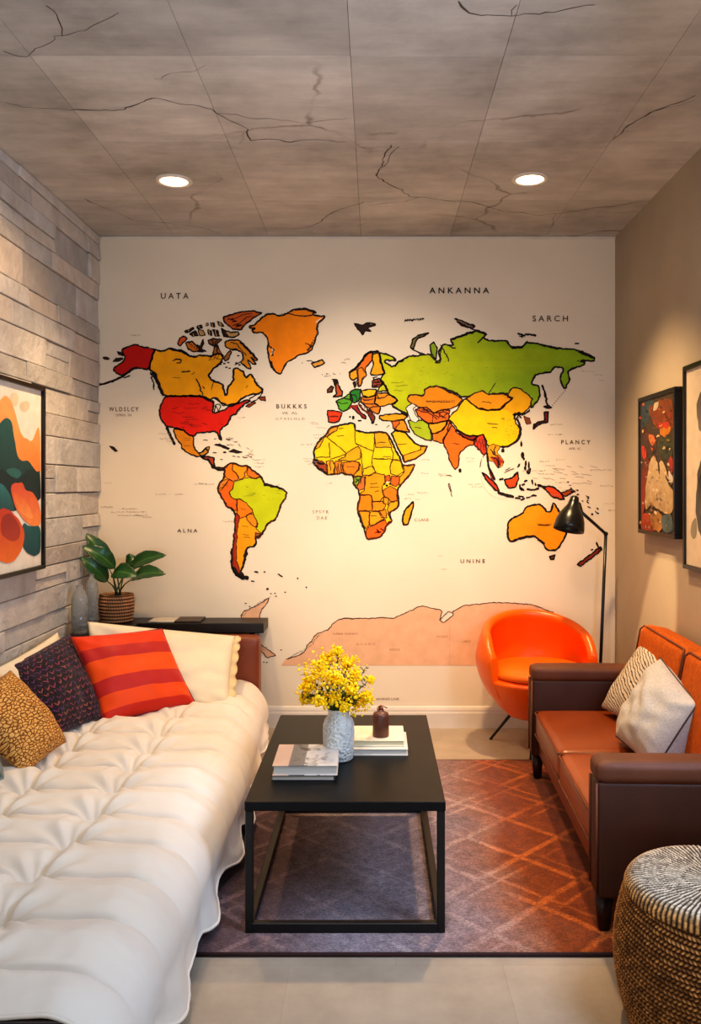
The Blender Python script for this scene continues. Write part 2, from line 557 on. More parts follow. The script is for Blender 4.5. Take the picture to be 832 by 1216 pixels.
c((244, 128, 14), (217, 257), (240, 237), (265, 235), (255, 265), (285, 295), (290, 320), (265, 330), (240, 320), (217, 310))
c((226, 138, 40), (192, 340), (217, 320), (240, 322), (215, 355), (182, 375))
c((246, 158, 14), (265, 235), (300, 247), (343, 252), (325, 285), (330, 305), (300, 322), (288, 300), (255, 265))
c((216, 120, 30), (345, 252), (373, 276), (412, 300), (405, 310), (375, 318), (345, 300), (335, 280))
c((244, 132, 16), (283, 432), (300, 425), (330, 445), (365, 480), (370, 500), (335, 520), (300, 535), (283, 510))
c((240, 146, 16), (335, 515), (370, 510), (400, 560), (395, 585), (370, 575), (340, 540))
c((176, 52, 18), (277, 502), (296, 520), (288, 560), (283, 640), (280, 760), (300, 830), (340, 862), (310, 863), (272, 833), (257, 790), (262, 700), (274, 600))
c((150, 90, 40), (388, 612), (418, 620), (403, 645), (385, 637))
L.ticks(fr(5, (255, 700), (250, 790), (270, 840), (320, 868)), 3.2, 1.0, 1.0)
L.stroke(fr(5, (262, 800), (285, 840), (345, 866)), 4.0, 0.9)
L.stroke(fr(5, (430, 345), (480, 357), (530, 370)), 2.4, 1.2)
L.stroke(fr(5, (330, 700), (335, 730), (320, 790)), 2.0, 1.2)
for i in range(26):
    x, y = R.uniform(270, 520), R.uniform(345, 540)
    if x + (y - 345) * 0.35 < 520 and x > 262 + (y - 345) * 0.75:
        L.stroke(fr(5, (x, y), (x + R.uniform(8, 35), y + R.uniform(-10, 10))), 0.4, 0.8, (140, 140, 20))
for x, y in ((310, 575), (315, 620), (320, 635), (300, 480), (200, 350)):
    L.stroke(fr(5, (x, y), (x + 35, y + 6)), 0.5, 0.8, (110, 60, 14))
L.done('orange south america with a green brazil')

# --- Caribbean islands and small Atlantic islands
L = Land()
L.land(fr(3, (443, 465), (480, 460), (550, 490), (542, 498), (490, 477)), DRK, 1.2, 0.5)
L.land(fr(3, (545, 512), (580, 500), (635, 518), (600, 522)), DRK, 1.2, 0.4)
L.blob(*fr(3, (515, 518))[0], 2.2, 1.2)
for i in range(24):
    t = R.random()
    x, y = 515 + 200 * t + R.uniform(-30, 20), 410 + 140 * t + R.uniform(-25, 25)
    L.stroke(fr(3, (x, y), (x + R.uniform(10, 40), y + R.uniform(-6, 20))), 0.45, 0.8, (120, 100, 84))
for x, y, l in ((365, 430, 30), (440, 418, 20), (430, 520, 30), (485, 565, 18), (570, 545, 20), (600, 548, 25), (640, 550, 40)):
    L.stroke(fr(3, (x, y), (x + l, y + 4)), 1.0, 0.8, (96, 78, 64))
for p in (((378, 828), (400, 832)), ((430, 828), (440, 828)), ((505, 838), (520, 845), (535, 856)), ((610, 860), (620, 862)), ((660, 912), (668, 910)), ((360, 878), (380, 880)), ((445, 918), (455, 920))):
    L.stroke(fr(5, *p), 1.6, 0.7)
L.land(fr(13, (75, 755), (98, 760), (112, 778), (98, 780)), DRK, 0.5, 0.5)
L.done('dark caribbean islands', 'island_group')

# --- Africa and Arabia
L = Land()
af = [(165, 95), (215, 80), (300, 65), (318, 70), (320, 110), (360, 120), (410, 125), (440, 120), (520, 125), (560, 210), (600, 290), (610, 320), (620, 330), (690, 318), (660, 380), (590, 460), (580, 480), (590, 550), (580, 590), (535, 615), (535, 650), (548, 668), (510, 700), (500, 740), (470, 770), (390, 785), (380, 730), (345, 640), (335, 590), (350, 520), (340, 480), (310, 440), (310, 400), (300, 385), (260, 380), (240, 370), (195, 380), (150, 385), (90, 345), (65, 310), (65, 230), (100, 170), (145, 130)]
L.land(fr(7, *af), YEL, 2.0, 0.7)
c = lambda col, *p: L.country(fr(7, *p), col, 1.0, 0.7, (92, 44, 8))
c((242, 160, 22), (167, 97), (215, 85), (205, 110), (145, 145), (107, 165), (140, 132))
c((240, 172, 20), (102, 170), (132, 150), (100, 215), (72, 227))
c((246, 178, 12), (440, 123), (518, 127), (545, 215), (445, 215))
c((246, 178, 14), (265, 250), (340, 205), (355, 230), (350, 285), (310, 300), (240, 295), (215, 290), (255, 275))
c((176, 72, 34), (67, 285), (120, 300), (140, 320), (150, 383), (92, 343), (67, 310))
c((238, 172, 20), (140, 300), (180, 295), (195, 320), (190, 378), (152, 383), (150, 335))
c((232, 138, 30), (195, 300), (240, 300), (245, 368), (195, 378))
c((240, 140, 24), (250, 305), (310, 300), (345, 310), (345, 350), (310, 385), (260, 378), (245, 345))
c((240, 168, 20), (345, 310), (360, 350), (365, 390), (320, 395), (312, 385), (340, 350))
c((132, 168, 42), (312, 400), (355, 395), (355, 430), (325, 450), (314, 432))
c((228, 120, 50), (330, 460), (360, 400), (380, 395), (375, 470), (340, 485))
c((244, 196, 14), (365, 390), (370, 350), (420, 330), (450, 365), (420, 385))
c((246, 162, 8), (385, 390), (440, 375), (500, 380), (505, 430), (485, 460), (495, 520), (470, 550), (425, 545), (420, 510), (352, 505), (375, 480))
c((250, 140, 6), (352, 510), (415, 510), (430, 550), (425, 605), (337, 605), (347, 550))
c((244, 148, 14), (425, 550), (490, 545), (510, 575), (490, 605), (425, 608))
c((232, 104, 24), (545, 390), (595, 395), (590, 440), (570, 460), (540, 440))
c((246, 132, 20), (495, 480), (540, 450), (578, 480), (578, 545), (540, 550), (500, 510))
c((220, 96, 26), (505, 390), (535, 385), (540, 420), (510, 425))
c((232, 168, 18), (535, 555), (586, 545), (578, 590), (533, 615), (530, 650), (520, 590))
c((240, 160, 18), (495, 520), (525, 530), (525, 570), (495, 560))
c((246, 160, 10), (342, 608), (408, 612), (405, 690), (388, 720), (370, 690))
c((242, 168, 18), (410, 612), (470, 610), (500, 655), (440, 690), (408, 700))
c((244, 142, 16), (465, 610), (510, 595), (515, 650), (480, 645))
c((246, 106, 12), (387, 730), (405, 705), (450, 690), (505, 660), (518, 690), (498, 740), (465, 773), (390, 783))
c((246, 194, 10), (555, 290), (600, 300), (620, 365), (580, 390), (540, 375), (535, 330))
c((238, 164, 22), (620, 332), (688, 320), (658, 380), (590, 458), (595, 400), (625, 365))
for p in ([(145, 150), (265, 250)], [(318, 110), (320, 190), (340, 205)], [(160, 185), (165, 275), (75, 275)], [(320, 190), (435, 240)], [(440, 125), (435, 240), (420, 310), (450, 370)],
          [(540, 215), (560, 260), (535, 330), (540, 380)], [(355, 230), (365, 350)], [(165, 290), (265, 255)], [(205, 110), (145, 150)], [(430, 285), (585, 290)]):
    L.stroke(fr(7, *p), 1.0, 0.6, (92, 52, 8))
for x0, y0 in ((165, 300), (215, 310), (230, 310), (205, 330)):
    L.stroke(fr(7, (x0, y0), (x0 + 5, y0 + 60)), 1.0, 0.9, (96, 40, 16))
L.stroke(fr(7, (62, 285), (90, 305), (130, 320)), 2.6, 1.2)
L.stroke(fr(7, (85, 345), (120, 350), (150, 383)), 1.6, 1.0)
L.stroke(fr(7, (60, 300), (75, 325), (95, 335)), 2.2, 1.0)
L.stroke(fr(7, (320, 410), (350, 425)), 1.1, 0.8)
L.stroke(fr(7, (320, 430), (355, 405)), 1.1, 0.8)
for x, y in ((500, 440), (520, 430), (515, 450), (535, 440)):
    L.blob(*fr(7, (x, y))[0], 1.6, 1.3, WHT if x == 520 else INK)
for a, b in (((450, 720), (470, 745)), ((480, 710), (500, 735)), ((440, 740), (480, 740)), ((545, 665), (515, 690))):
    L.stroke(fr(7, a, b), 1.6, 0.8, (120, 20, 14))
for x, y, l in ((215, 100, 35), (205, 143, 45), (450, 185, 60), (440, 285, 60), (490, 272, 50), (580, 195, 60), (410, 438, 50), (410, 462, 60), (440, 488, 30), (265, 335, 50), (415, 640, 40)):
    L.stroke(fr(7, (x, y), (x + l, y - 2)), 0.8, 0.9, (110, 66, 12))
L.done('yellow and orange africa')
L = Land()
L.land(fr(7, (675, 550), (682, 575), (645, 690), (620, 695), (612, 670), (625, 605)), (238, 166, 14), 1.9, 0.5)
L.done('narrow amber island')

# --- Eurasia
L = Land()
russia = fr(6, (485, 95), (540, 110), (600, 130), (625, 155), (590, 165), (540, 155), (530, 170), (560, 195), (590, 215), (640, 180), (690, 145), (740, 125)) + fr(8, (68, 215), (105, 210), (130, 240), (150, 235), (140, 200), (160, 170), (205, 175), (190, 150), (245, 130), (295, 115), (335, 125), (325, 145), (360, 155), (420, 155), (440, 180), (490, 180), (500, 160), (560, 170), (620, 188), (690, 188), (740, 205), (785, 225), (780, 238), (720, 235), (745, 250), (715, 262), (670, 280), (680, 315), (660, 355), (640, 320), (655, 265), (620, 260), (600, 285), (545, 290), (520, 330), (555, 345), (558, 390), (520, 435), (520, 400), (528, 395), (490, 365), (455, 345), (435, 375), (405, 370), (345, 375), (315, 365), (245, 390), (200, 365), (160, 350), (125, 340), (85, 352), (80, 380), (20, 380), (12, 395), (35, 410), (10, 430)) + fr(6, (720, 590), (715, 620), (690, 600), (640, 565), (590, 535), (640, 490), (600, 455), (560, 430), (550, 390), (520, 345), (495, 310), (530, 270), (505, 200), (490, 130))
L.land(russia, (172, 196, 16), 1.9, 0.8)
# the western end of Russia is painted yellower: the colour is graded along the wall
lay = collayer(L.bm)
for f in L.bm.faces:
    for l in f.loops:
        cc = l[lay]
        if cc[1] > 0.2:
            px = l.vert.co.x / WALL_Y * F + VX
            t = min(1, max(0, (px - 455) / 170))
            a, b = rgb((206, 208, 10)), rgb((146, 180, 26))
            l[lay] = tuple(a[i] * (1 - t) + b[i] * t for i in range(4))
L.land(fr(8, (105, 175), (120, 160), (135, 185), (130, 235), (110, 205)), (140, 164, 34), 1.5, 0.4)
L.stroke(fr(8, (150, 170), (165, 200), (185, 240)), 1.2, 1.2)
L.stroke(fr(8, (165, 170), (210, 185)), 1.3, 0.9)
L.stroke(fr(8, (150, 190), (145, 245), (125, 245)), 1.6, 0.6)
L.stroke(fr(8, (340, 128), (300, 165)), 1.4, 0.6)
L.stroke(fr(8, (374, 328), (345, 375)), 0.9, 0.3)
L.stroke(fr(8, (190, 152), (245, 132), (300, 113), (335, 128)), 2.4, 1.0)
L.stroke(fr(8, (440, 182), (490, 182)), 2.6, 1.0)
L.stroke(fr(8, (715, 200), (785, 228)), 2.6, 0.6)
L.stroke(fr(8, (560, 170), (640, 188), (690, 188)), 1.6, 1.0)
L.stroke(fr(6, (590, 215), (640, 180), (690, 150)), 2.2, 1.4)
for i in range(60):
    x, y = R.uniform(60, 560), R.uniform(205, 345)
    L.stroke(fr(8, (x, y), (x + R.uniform(2, 8), y + R.uniform(-3, 3))), 0.4, 0.5, (118, 140, 24))
c = lambda col, *p: L.country(fr(6, *p), col, 1.1, 0.6, (80, 34, 12))
l6 = lambda col, *p: L.land(fr(6, *p), col, 1.5, 0.6)
l6((238, 174, 10), (430, 110), (485, 95), (500, 150), (520, 230), (535, 268), (480, 280), (425, 280), (415, 265), (440, 190), (430, 150))
l6((236, 118, 16), (245, 255), (300, 215), (350, 150), (400, 90), (430, 85), (430, 160), (400, 190), (370, 220), (375, 260), (385, 285), (350, 310), (340, 365), (315, 375), (305, 340), (310, 305), (265, 325), (240, 300))
c((238, 170, 24), (247, 257), (300, 230), (310, 300), (267, 320), (242, 298))
c((228, 140, 20), (310, 225), (345, 220), (372, 262), (382, 285), (345, 308), (338, 360), (318, 368), (312, 300))
L.stroke(fr(6, (240, 260), (300, 215), (350, 150), (400, 92), (480, 85)), 2.6, 1.0)
l6(DRK, (270, 345), (290, 330), (297, 370), (280, 385))
l6((168, 70, 30), (425, 330), (485, 305), (510, 345), (490, 380), (430, 380))
l6((200, 200, 20), (490, 380), (520, 350), (550, 410), (470, 415))
for a, b in (((430, 345), (500, 340)), ((440, 370), (495, 360)), ((430, 300), (470, 290)), ((430, 330), (450, 300)), ((470, 310), (480, 350))):
    L.stroke(fr(6, a, b), 1.3, 0.9)
l6((96, 172, 34), (130, 495), (190, 470), (245, 430), (265, 470), (265, 500), (230, 560), (190, 580), (155, 560), (145, 515))
l6((40, 132, 40), (245, 420), (290, 395), (335, 400), (330, 450), (315, 490), (280, 510), (250, 490))
L.stroke(fr(6, (135, 500), (190, 515), (230, 510)), 0.8, 0.9)
L.stroke(fr(6, (190, 470), (250, 490), (265, 500)), 1.2, 1.2)
L.stroke(fr(6, (250, 440), (290, 440), (300, 500)), 1.0, 1.0)
l6((230, 66, 14), (60, 570), (120, 575), (185, 590), (155, 660), (110, 675), (70, 665))
L.stroke(fr(6, (75, 625), (110, 620), (150, 625)), 1.2, 0.8, (110, 20, 10))
l6((238, 194, 10), (340, 410), (400, 395), (460, 400), (465, 440), (400, 465), (350, 450))
l6((240, 156, 22), (455, 430), (560, 430), (640, 490), (590, 520), (540, 530), (490, 540), (450, 520), (455, 470))
l6((228, 134, 26), (335, 460), (400, 465), (455, 450), (450, 510), (495, 545), (490, 590), (470, 600), (430, 580), (380, 540), (335, 500))
for a, b, d in (((340, 480), (390, 490), (440, 480)), ((350, 510), (400, 520), (450, 515)), ((400, 560), (440, 540), (490, 545)), ((330, 490), (310, 520), (350, 540)), ((460, 470), (520, 465), (570, 440)), ((470, 415), (460, 440), (480, 470)), ((380, 540), (430, 585), (480, 600))):
    L.stroke(fr(6, a, b, d), 1.2, 1.0, (92, 36, 14))
l6((170, 34, 36), (250, 530), (300, 530), (330, 580), (370, 620), (375, 642), (345, 630), (310, 590), (270, 555))
L.stroke(fr(6, (240, 560), (260, 530), (310, 530)), 1.6, 0.9, (150, 40, 20))
L.stroke(fr(6, (310, 520), (350, 560), (400, 600), (440, 620)), 2.0, 1.0, (110, 40, 18))
l6((140, 52, 30), (385, 560), (430, 590), (450, 630), (438, 680), (420, 650), (400, 610))
L.blob(*fr(6, (325, 656))[0], 2.8, 1.1)
L.blob(*fr(6, (272, 630))[0], 1.8, 2.6)
L.blob(*fr(6, (245, 625))[0], 1.4, 1.2)
L.blob(*fr(6, (430, 672))[0], 1.8, 1.8)
L.blob(*fr(6, (462, 688))[0], 1.8, 0.7)
L.stroke(fr(6, (545, 715), (575, 690)), 0.7, 0.8)
l6((240, 170, 14), (490, 620), (540, 605), (620, 600), (680, 600), (720, 620), (690, 645), (620, 660), (520, 655), (490, 640))
L.stroke(fr(6, (590, 530), (650, 570), (735, 612)), 1.8, 0.6)
l6((240, 154, 22), (590, 665), (640, 650), (690, 650), (715, 700), (735, 750), (680, 745), (610, 730))
c((230, 110, 24), (592, 665), (640, 652), (655, 680), (620, 715), (600, 720))
L.land(fr(7, (545, 130), (570, 110), (630, 125), (690, 190), (720, 205), (765, 205), (745, 250), (690, 285), (625, 305), (610, 270), (580, 210)), (246, 198, 10), 1.9, 0.6)
L.country(fr(7, (615, 265), (690, 240), (727, 228), (722, 210), (760, 208), (743, 250), (690, 283), (627, 302)), (242, 168, 20), 1.0, 0.5)
c9 = lambda col, *p: L.land(fr(9, *p), col, 1.4, 0.7, 2, (60, 24, 8))
c9((174, 192, 26), (20, 275), (75, 275), (100, 270), (130, 295), (145, 345), (150, 385), (110, 380), (60, 350), (30, 310))
c9((246, 148, 12), (15, 150), (45, 130), (105, 140), (115, 100), (175, 85), (220, 105), (260, 125), (320, 155), (290, 195), (250, 210), (200, 215), (160, 235), (120, 215), (75, 200), (45, 180), (20, 170))
c9((230, 112, 22), (60, 215), (120, 200), (160, 235), (200, 215), (250, 220), (240, 270), (190, 285), (130, 290), (75, 250))
for a, b, d in (((65, 220), (130, 230), (180, 270)), ((90, 215), (140, 225), (190, 260)), ((130, 205), (160, 240), (150, 285)), ((180, 225), (210, 260), (240, 230)), ((200, 225), (190, 250), (230, 260))):
    L.stroke(fr(9, a, b, d), 1.1, 0.9, (90, 30, 10))
c9((242, 168, 18), (130, 295), (200, 285), (240, 270), (215, 320), (180, 345), (150, 345))
c9((240, 126, 16), (150, 350), (215, 325), (245, 270), (260, 300), (230, 350), (210, 400), (160, 385))
c9((246, 112, 14), (245, 290), (265, 300), (285, 340), (330, 370), (375, 385), (400, 375), (380, 410), (350, 410), (300, 455), (295, 530), (275, 545), (250, 500), (235, 440), (215, 410), (210, 380), (235, 345))
c9((248, 204, 4), (250, 250), (290, 215), (300, 190), (330, 155), (370, 180), (400, 210), (470, 220), (530, 215), (560, 180), (595, 155), (560, 145), (590, 95), (625, 95), (700, 150), (690, 200), (650, 235), (600, 245), (610, 285), (635, 330), (620, 380), (575, 415), (530, 420), (490, 405), (460, 420), (445, 375), (430, 350), (400, 360), (340, 355), (290, 325), (265, 285), (240, 265))
L.country(fr(9, (560, 145), (590, 97), (625, 97), (698, 150), (688, 200), (650, 233), (600, 243), (560, 215), (530, 215), (560, 180), (595, 155)), (250, 182, 12), 0, 0.7)
c9((248, 164, 14), (335, 155), (385, 125), (425, 110), (460, 130), (550, 130), (595, 150), (545, 190), (520, 212), (460, 218), (400, 205), (370, 180))
L.stroke(fr(9, (620, 265), (640, 330), (625, 380), (575, 415), (530, 420)), 2.4, 0.6)
for i in range(30):
    a = R.uniform(0, 1)
    x, y = 560 + R.uniform(-20, 60), 270 + 120 * a
    L.stroke(fr(9, (x, y), (x + 6, y + R.uniform(-5, 5))), 0.4, 0.4, (150, 104, 8))
c9((150, 34, 22), (285, 325), (340, 358), (400, 362), (380, 382), (330, 370))
c9((204, 62, 26), (380, 380), (400, 360), (430, 350), (445, 385), (450, 450), (435, 465), (410, 430), (385, 410))
for x in (395, 410, 425, 435):
    L.stroke(fr(9, (x, 370), (x + 12, 440)), 0.8, 1.2, (96, 20, 10))
c9((232, 158, 24), (460, 420), (490, 405), (520, 415), (510, 450), (540, 490), (540, 520), (515, 530), (500, 505), (465, 490), (455, 450))
c9((170, 52, 24), (468, 475), (520, 472), (545, 500), (515, 532), (495, 505))
for a, b, d in (((470, 430), (490, 460), (520, 470)), ((500, 410), (490, 440), (500, 470)), ((520, 480), (510, 510), (530, 520)), ((480, 470), (520, 500), (515, 530))):
    L.stroke(fr(9, a, b, d), 1.2, 0.9)
L.stroke(fr(9, (450, 450), (462, 530), (480, 570), (495, 600)), 2.4, 0.5)
L.land(fr(9, (462, 540), (485, 565), (498, 602), (478, 592)), (190, 58, 26), 1.1, 0.4, 2)
L.land(fr(9, (10, 205), (45, 180), (60, 195), (45, 210), (55, 235), (78, 268), (60, 285), (35, 270), (25, 240)), (240, 228, 208), 1.7, 0.6, 5)
c9((140, 72, 34), (655, 250), (685, 262), (692, 290), (670, 292))
for a, b, d in (((590, 245), (610, 235), (600, 270)), ((610, 265), (625, 245), (640, 260)), ((640, 245), (665, 235), (690, 215)), ((600, 250), (630, 230), (640, 240))):
    L.stroke(fr(9, a, b, d), 1.8, 1.0)
for x, y, l in ((120, 168, 130), (425, 172, 55), (450, 290, 65), (480, 312, 30), (260, 400, 45), (55, 312, 35), (530, 262, 20)):
    L.stroke(fr(9, (x, y), (x + l, y + 6)), 0.9, 0.9, (110, 60, 12))
for x, y, l in ((580, 345, 110), (620, 370, 100), (605, 410, 80)):
    L.stroke(fr(6, (x, y), (x + l, y - 4)), 0.6, 0.9, (120, 130, 20))
L.ticks(fr(6, (240, 265), (300, 215), (350, 150), (400, 92), (480, 85)), 2.6, 0.8, 1.2)
L.ticks(fr(6, (600, 210), (650, 175), (700, 140), (740, 125)), 3.0, 0.8, 1.4)
L.ticks(fr(8, (190, 150), (245, 130), (295, 115), (335, 125)), 2.2, 0.7, 1.4)
L.ticks(fr(8, (420, 160), (440, 182), (490, 180), (505, 160)), 2.6, 0.8, 1.2)
L.ticks(fr(8, (715, 235), (745, 250), (715, 262), (670, 280)), 2.6, 0.8, 1.4)
L.ticks(fr(6, (330, 500), (390, 560), (440, 600), (490, 590)), 2.6, 0.8, 1.3)
L.ticks(fr(9, (600, 240), (640, 240), (610, 270)), 2.6, 0.8, 1.3)
L.ticks(fr(9, (160, 235), (210, 225), (250, 240), (240, 270)), 3.0, 0.8, 1.5)
L.done('eurasia in greens yellows and oranges')

# --- Islands off Eurasia
L = Land()
L.land(fr(6, (110, 330), (140, 320), (150, 360), (185, 430), (180, 455), (110, 462), (135, 430), (125, 380)), (196, 84, 30), 1.7, 0.7)
L.land(fr(6, (60, 400), (90, 370), (110, 385), (95, 420), (60, 425)), (120, 62, 34), 1.6, 0.6)
L.stroke(fr(6, (110, 325), (130, 345), (120, 370)), 2.6, 0.8)
L.stroke(fr(6, (95, 318), (145, 322)), 1.6, 0.9)
for x, y, l in ((30, 290, 40), (50, 268, 20), (110, 270, 15), (195, 150, 50), (170, 180, 45), (215, 195, 6), (160, 270, 8)):
    L.stroke(fr(6, (x, y), (x + l, y + 2)), 0.6, 0.9, (110, 96, 84))
L.done('brown islands beside europe', 'island_group')
L = Land()
L.land(fr(14, (315, 25), (360, 35), (400, 20), (445, 25), (420, 40), (395, 50), (420, 70), (380, 65), (365, 90), (340, 60)), DRK, 1.6, 0.9)
L.land(fr(14, (402, 22), (440, 20), (440, 34), (410, 36)), (150, 110, 80), 1.4, 0.6, 2)
L.land(fr(14, (660, 170), (675, 120), (710, 95), (775, 78), (740, 102), (705, 115), (688, 150), (680, 185)), (134, 116, 56), 1.7, 0.6)
L.stroke(fr(14, (680, 185), (720, 205), (750, 210)), 1.4, 0.7)
L.land(fr(8, (208, 65), (240, 75), (290, 95), (275, 106), (228, 88)), DRK, 1.6, 1.0)
L.stroke(fr(8, (215, 70), (280, 100)), 0.8, 1.0, (160, 130, 100))
L.stroke(fr(8, (275, 105), (292, 112)), 1.4, 0.8)
L.stroke(fr(8, (464, 125), (490, 135), (500, 128), (540, 135)), 2.2, 1.2)
L.stroke(fr(8, (470, 135), (490, 142)), 1.2, 0.8)
L.stroke(fr(8, (700, 166), (720, 167)), 1.6, 0.4)
for i in range(9):
    x = i * 9
    L.stroke(fr(8, (x, 78 - i), (x + 5, 68 - i * 0.6), (x + 9, 74 - i)), 1.4, 0.7)
L.done('dark arctic islands north of eurasia', 'island_group')
L = Land()
L.stroke(fr(8, (566, 335), (575, 360), (582, 385), (588, 420)), 2.2, 0.9)
L.stroke(fr(8, (575, 360), (585, 380)), 1.6, 0.8)
L.land(fr(8, (572, 425), (592, 420), (606, 430), (585, 434)), DRK, 1.4, 0.5)
L.land(fr(8, (575, 450), (590, 446), (590, 490), (562, 495), (530, 518), (550, 490), (578, 482)), (132, 24, 28), 1.7, 0.7)
L.stroke(fr(8, (530, 520), (535, 500), (560, 490)), 1.8, 1.0)
for i in range(8):
    t = i / 7
    L.blob(*fr(8, (660 - 50 * t, 360 + 60 * t))[0], 0.8, 0.6)
L.blob(*fr(9, (540, 440))[0], 2.4, 2.8)
L.blob(*fr(9, (641, 405))[0], 1.4, 3.4)
L.stroke(fr(9, (641, 385), (642, 400)), 1.0, 0.3)
L.blob(*fr(9, (305, 550))[0], 2.0, 2.8)
for x, y, rx, ry in ((648, 465, 2.2, 4.2), (655, 485, 1.4, 2), (665, 510, 1.6, 4), (682, 520, 1.4, 5), (680, 555, 2.6, 3.4), (662, 535, 1.6, 3), (690, 545, 1.2, 3)):
    L.blob(*fr(9, (x, y))[0], rx, ry)
L.stroke(fr(9, (620, 530), (632, 512)), 1.8, 0.5)
L.land(fr(9, (425, 560), (450, 575), (500, 620), (520, 665), (495, 655), (455, 610)), (196, 54, 24), 1.8, 0.6)
L.stroke(fr(9, (510, 668), (545, 680), (600, 695)), 3.0, 0.6)
for a, b in (((605, 700), (640, 705)), ((640, 712), (660, 700)), ((665, 695), (690, 692)), ((690, 690), (725, 685)), ((625, 690), (655, 695))):
    L.stroke(fr(9, a, b), 1.8, 0.9)
L.land(fr(9, (550, 600), (590, 590), (620, 560), (628, 590), (610, 640), (570, 645), (555, 625)), (222, 76, 20), 1.7, 0.7)
L.stroke(fr(9, (600, 575), (625, 555)), 2.4, 0.8)
for a, b in (((630, 625), (640, 662)), ((640, 630), (660, 622)), ((640, 645), (656, 660)), ((655, 610), (675, 606)), ((630, 650), (645, 640)), ((700, 600), (706, 625)), ((716, 615), (722, 635)), ((740, 625), (750, 640)), ((670, 655), (740, 650)), ((520, 600), (545, 590)), ((730, 625), (742, 640))):
    L.stroke(fr(9, a, b), 2.0, 0.9)
L.land(fr(10, (512, 325), (550, 325), (580, 345), (600, 377), (560, 370), (540, 355)), (216, 74, 22), 1.8, 0.7)
L.land(fr(10, (582, 352), (625, 335), (640, 345), (600, 365)), (168, 70, 30), 1.3, 0.7)
L.stroke(fr(10, (500, 318), (525, 332)), 2.2, 0.8)
for i in range(18):
    t = R.random()
    x, y = 600 + 130 * t, 325 + 90 * t + R.uniform(-25, 25)
    L.stroke(fr(10, (x, y), (x + R.uniform(4, 12), y + R.uniform(0, 8))), R.uniform(0.6, 1.4), 0.5)
L.blob(*fr(10, (708, 435))[0], 1.5, 1.3)
L.blob(*fr(10, (690, 380))[0], 1.3, 1.0)
for i in range(22):
    t = i / 21
    L.blob(270 / 3.328 + 490 + 26 * t * t + 3 * t, 480 + (285 + 90 * math.sin(t * PI / 2)) / 3.328, 0.4, 0.4, (110, 90, 76))
for i in range(20):
    x, y = fr(10, (R.uniform(470, 700), R.uniform(240, 330)))[0]
    L.stroke([(x, y), (x + R.uniform(4, 14), y + R.uniform(0, 3))], 0.35, 0.4, (150, 126, 106))
for a, b in (((263, 250), (272, 215)), ((276, 205), (280, 212)), ((130, 280), (155, 283)), ((145, 310), (155, 365)), ((140, 310), (148, 345)), ((360, 270), (400, 255)), ((365, 262), (385, 250)), ((415, 250), (425, 235))):
    L.stroke(fr(10, a, b), 0.9, 0.9, (96, 76, 62))
L.done('red and dark islands of the east', 'island_group')

# --- Australia and New Zealand
L = Land()
L.land(fr(10, (375, 465), (395, 450), (430, 435), (450, 405), (470, 400), (500, 395), (515, 405), (525, 425), (545, 425), (555, 385), (575, 420), (605, 470), (605, 520), (570, 575), (530, 578), (510, 545), (480, 520), (440, 525), (385, 545), (375, 520)), (250, 160, 12), 1.9, 0.6)
L.stroke(fr(10, (375, 470), (374, 520), (384, 545), (440, 525), (485, 521)), 2.4, 0.5)
L.ticks(fr(10, (495, 535), (518, 550)), 3, 1.0, 1.0)
L.stroke(fr(10, (495, 477), (540, 478)), 1.2, 0.6, (80, 44, 10))
L.land(fr(10, (540, 602), (562, 595), (555, 612), (545, 614)), (110, 50, 24), 1.6, 0.4)
L.done('orange australia')
L = Land()
L.land(fr(10, (648, 633), (700, 595), (740, 563), (747, 575), (700, 612), (662, 640)), (146, 48, 24), 1.5, 0.5)
L.stroke(fr(10, (724, 545), (733, 565), (745, 575)), 1.8, 0.8)
L.stroke(fr(10, (703, 577), (712, 573)), 1.4, 0.4)
L.done('dark red pair of islands')

# --- Antarctica
L = Land()
PEACH = (236, 184, 146)
coast = fr(11, (290, 385), (350, 370), (385, 345), (395, 315), (420, 295), (430, 270), (455, 255), (500, 240), (520, 210), (545, 190), (580, 185), (640, 185), (700, 185), (770, 180)) + fr(12, (20, 143), (60, 125), (130, 92), (160, 102), (205, 108), (200, 150), (215, 158), (250, 130), (245, 118), (290, 92), (345, 88), (400, 83), (480, 83), (540, 88), (590, 105), (632, 120))
cr = rough(coast, 0.8, False)
L.fill(fr(11, (265, 415)) + cr + fr(12, (700, 200), (715, 320)) + fr(11, (267, 417)), PEACH, 0)
L.line(cr, 1.0, False, 4, (84, 56, 44))
L.stroke(fr(12, (195, 150), (230, 115), (250, 122)), 0.8, 0.6, (84, 56, 44))
L.ticks(fr(11, (300, 380), (400, 330), (450, 270)), 3, 0.5, 2.2)
L.ticks(fr(11, (545, 190), (640, 185)), 2.2, 0.5, 2.2)
L.stroke(fr(12, (235, 170), (236, 320)), 0.3, 0.1, (214, 160, 124))
L.fill(rough(fr(11, (75, 190), (65, 175), (80, 150), (150, 120), (210, 78), (190, 115), (165, 145), (155, 195), (110, 220)), 0.7), PEACH, 0)
L.line(rough(fr(11, (75, 190), (65, 175), (80, 150), (150, 120), (210, 78), (190, 115), (165, 145), (155, 195)), 0.9, False), 0.9, False, 4, (84, 56, 44))
L.ticks(fr(11, (75, 170), (150, 110), (210, 80)), 2.4, 0.5, 2.0)
L.fill(rough(fr(11, (150, 300), (175, 322), (205, 340), (237, 368), (200, 380), (170, 350)), 0.7), PEACH, 0)
L.line(rough(fr(11, (150, 300), (175, 322), (205, 340), (237, 368), (200, 380), (170, 350)), 0.7), 0.9, True, 4, (84, 56, 44))
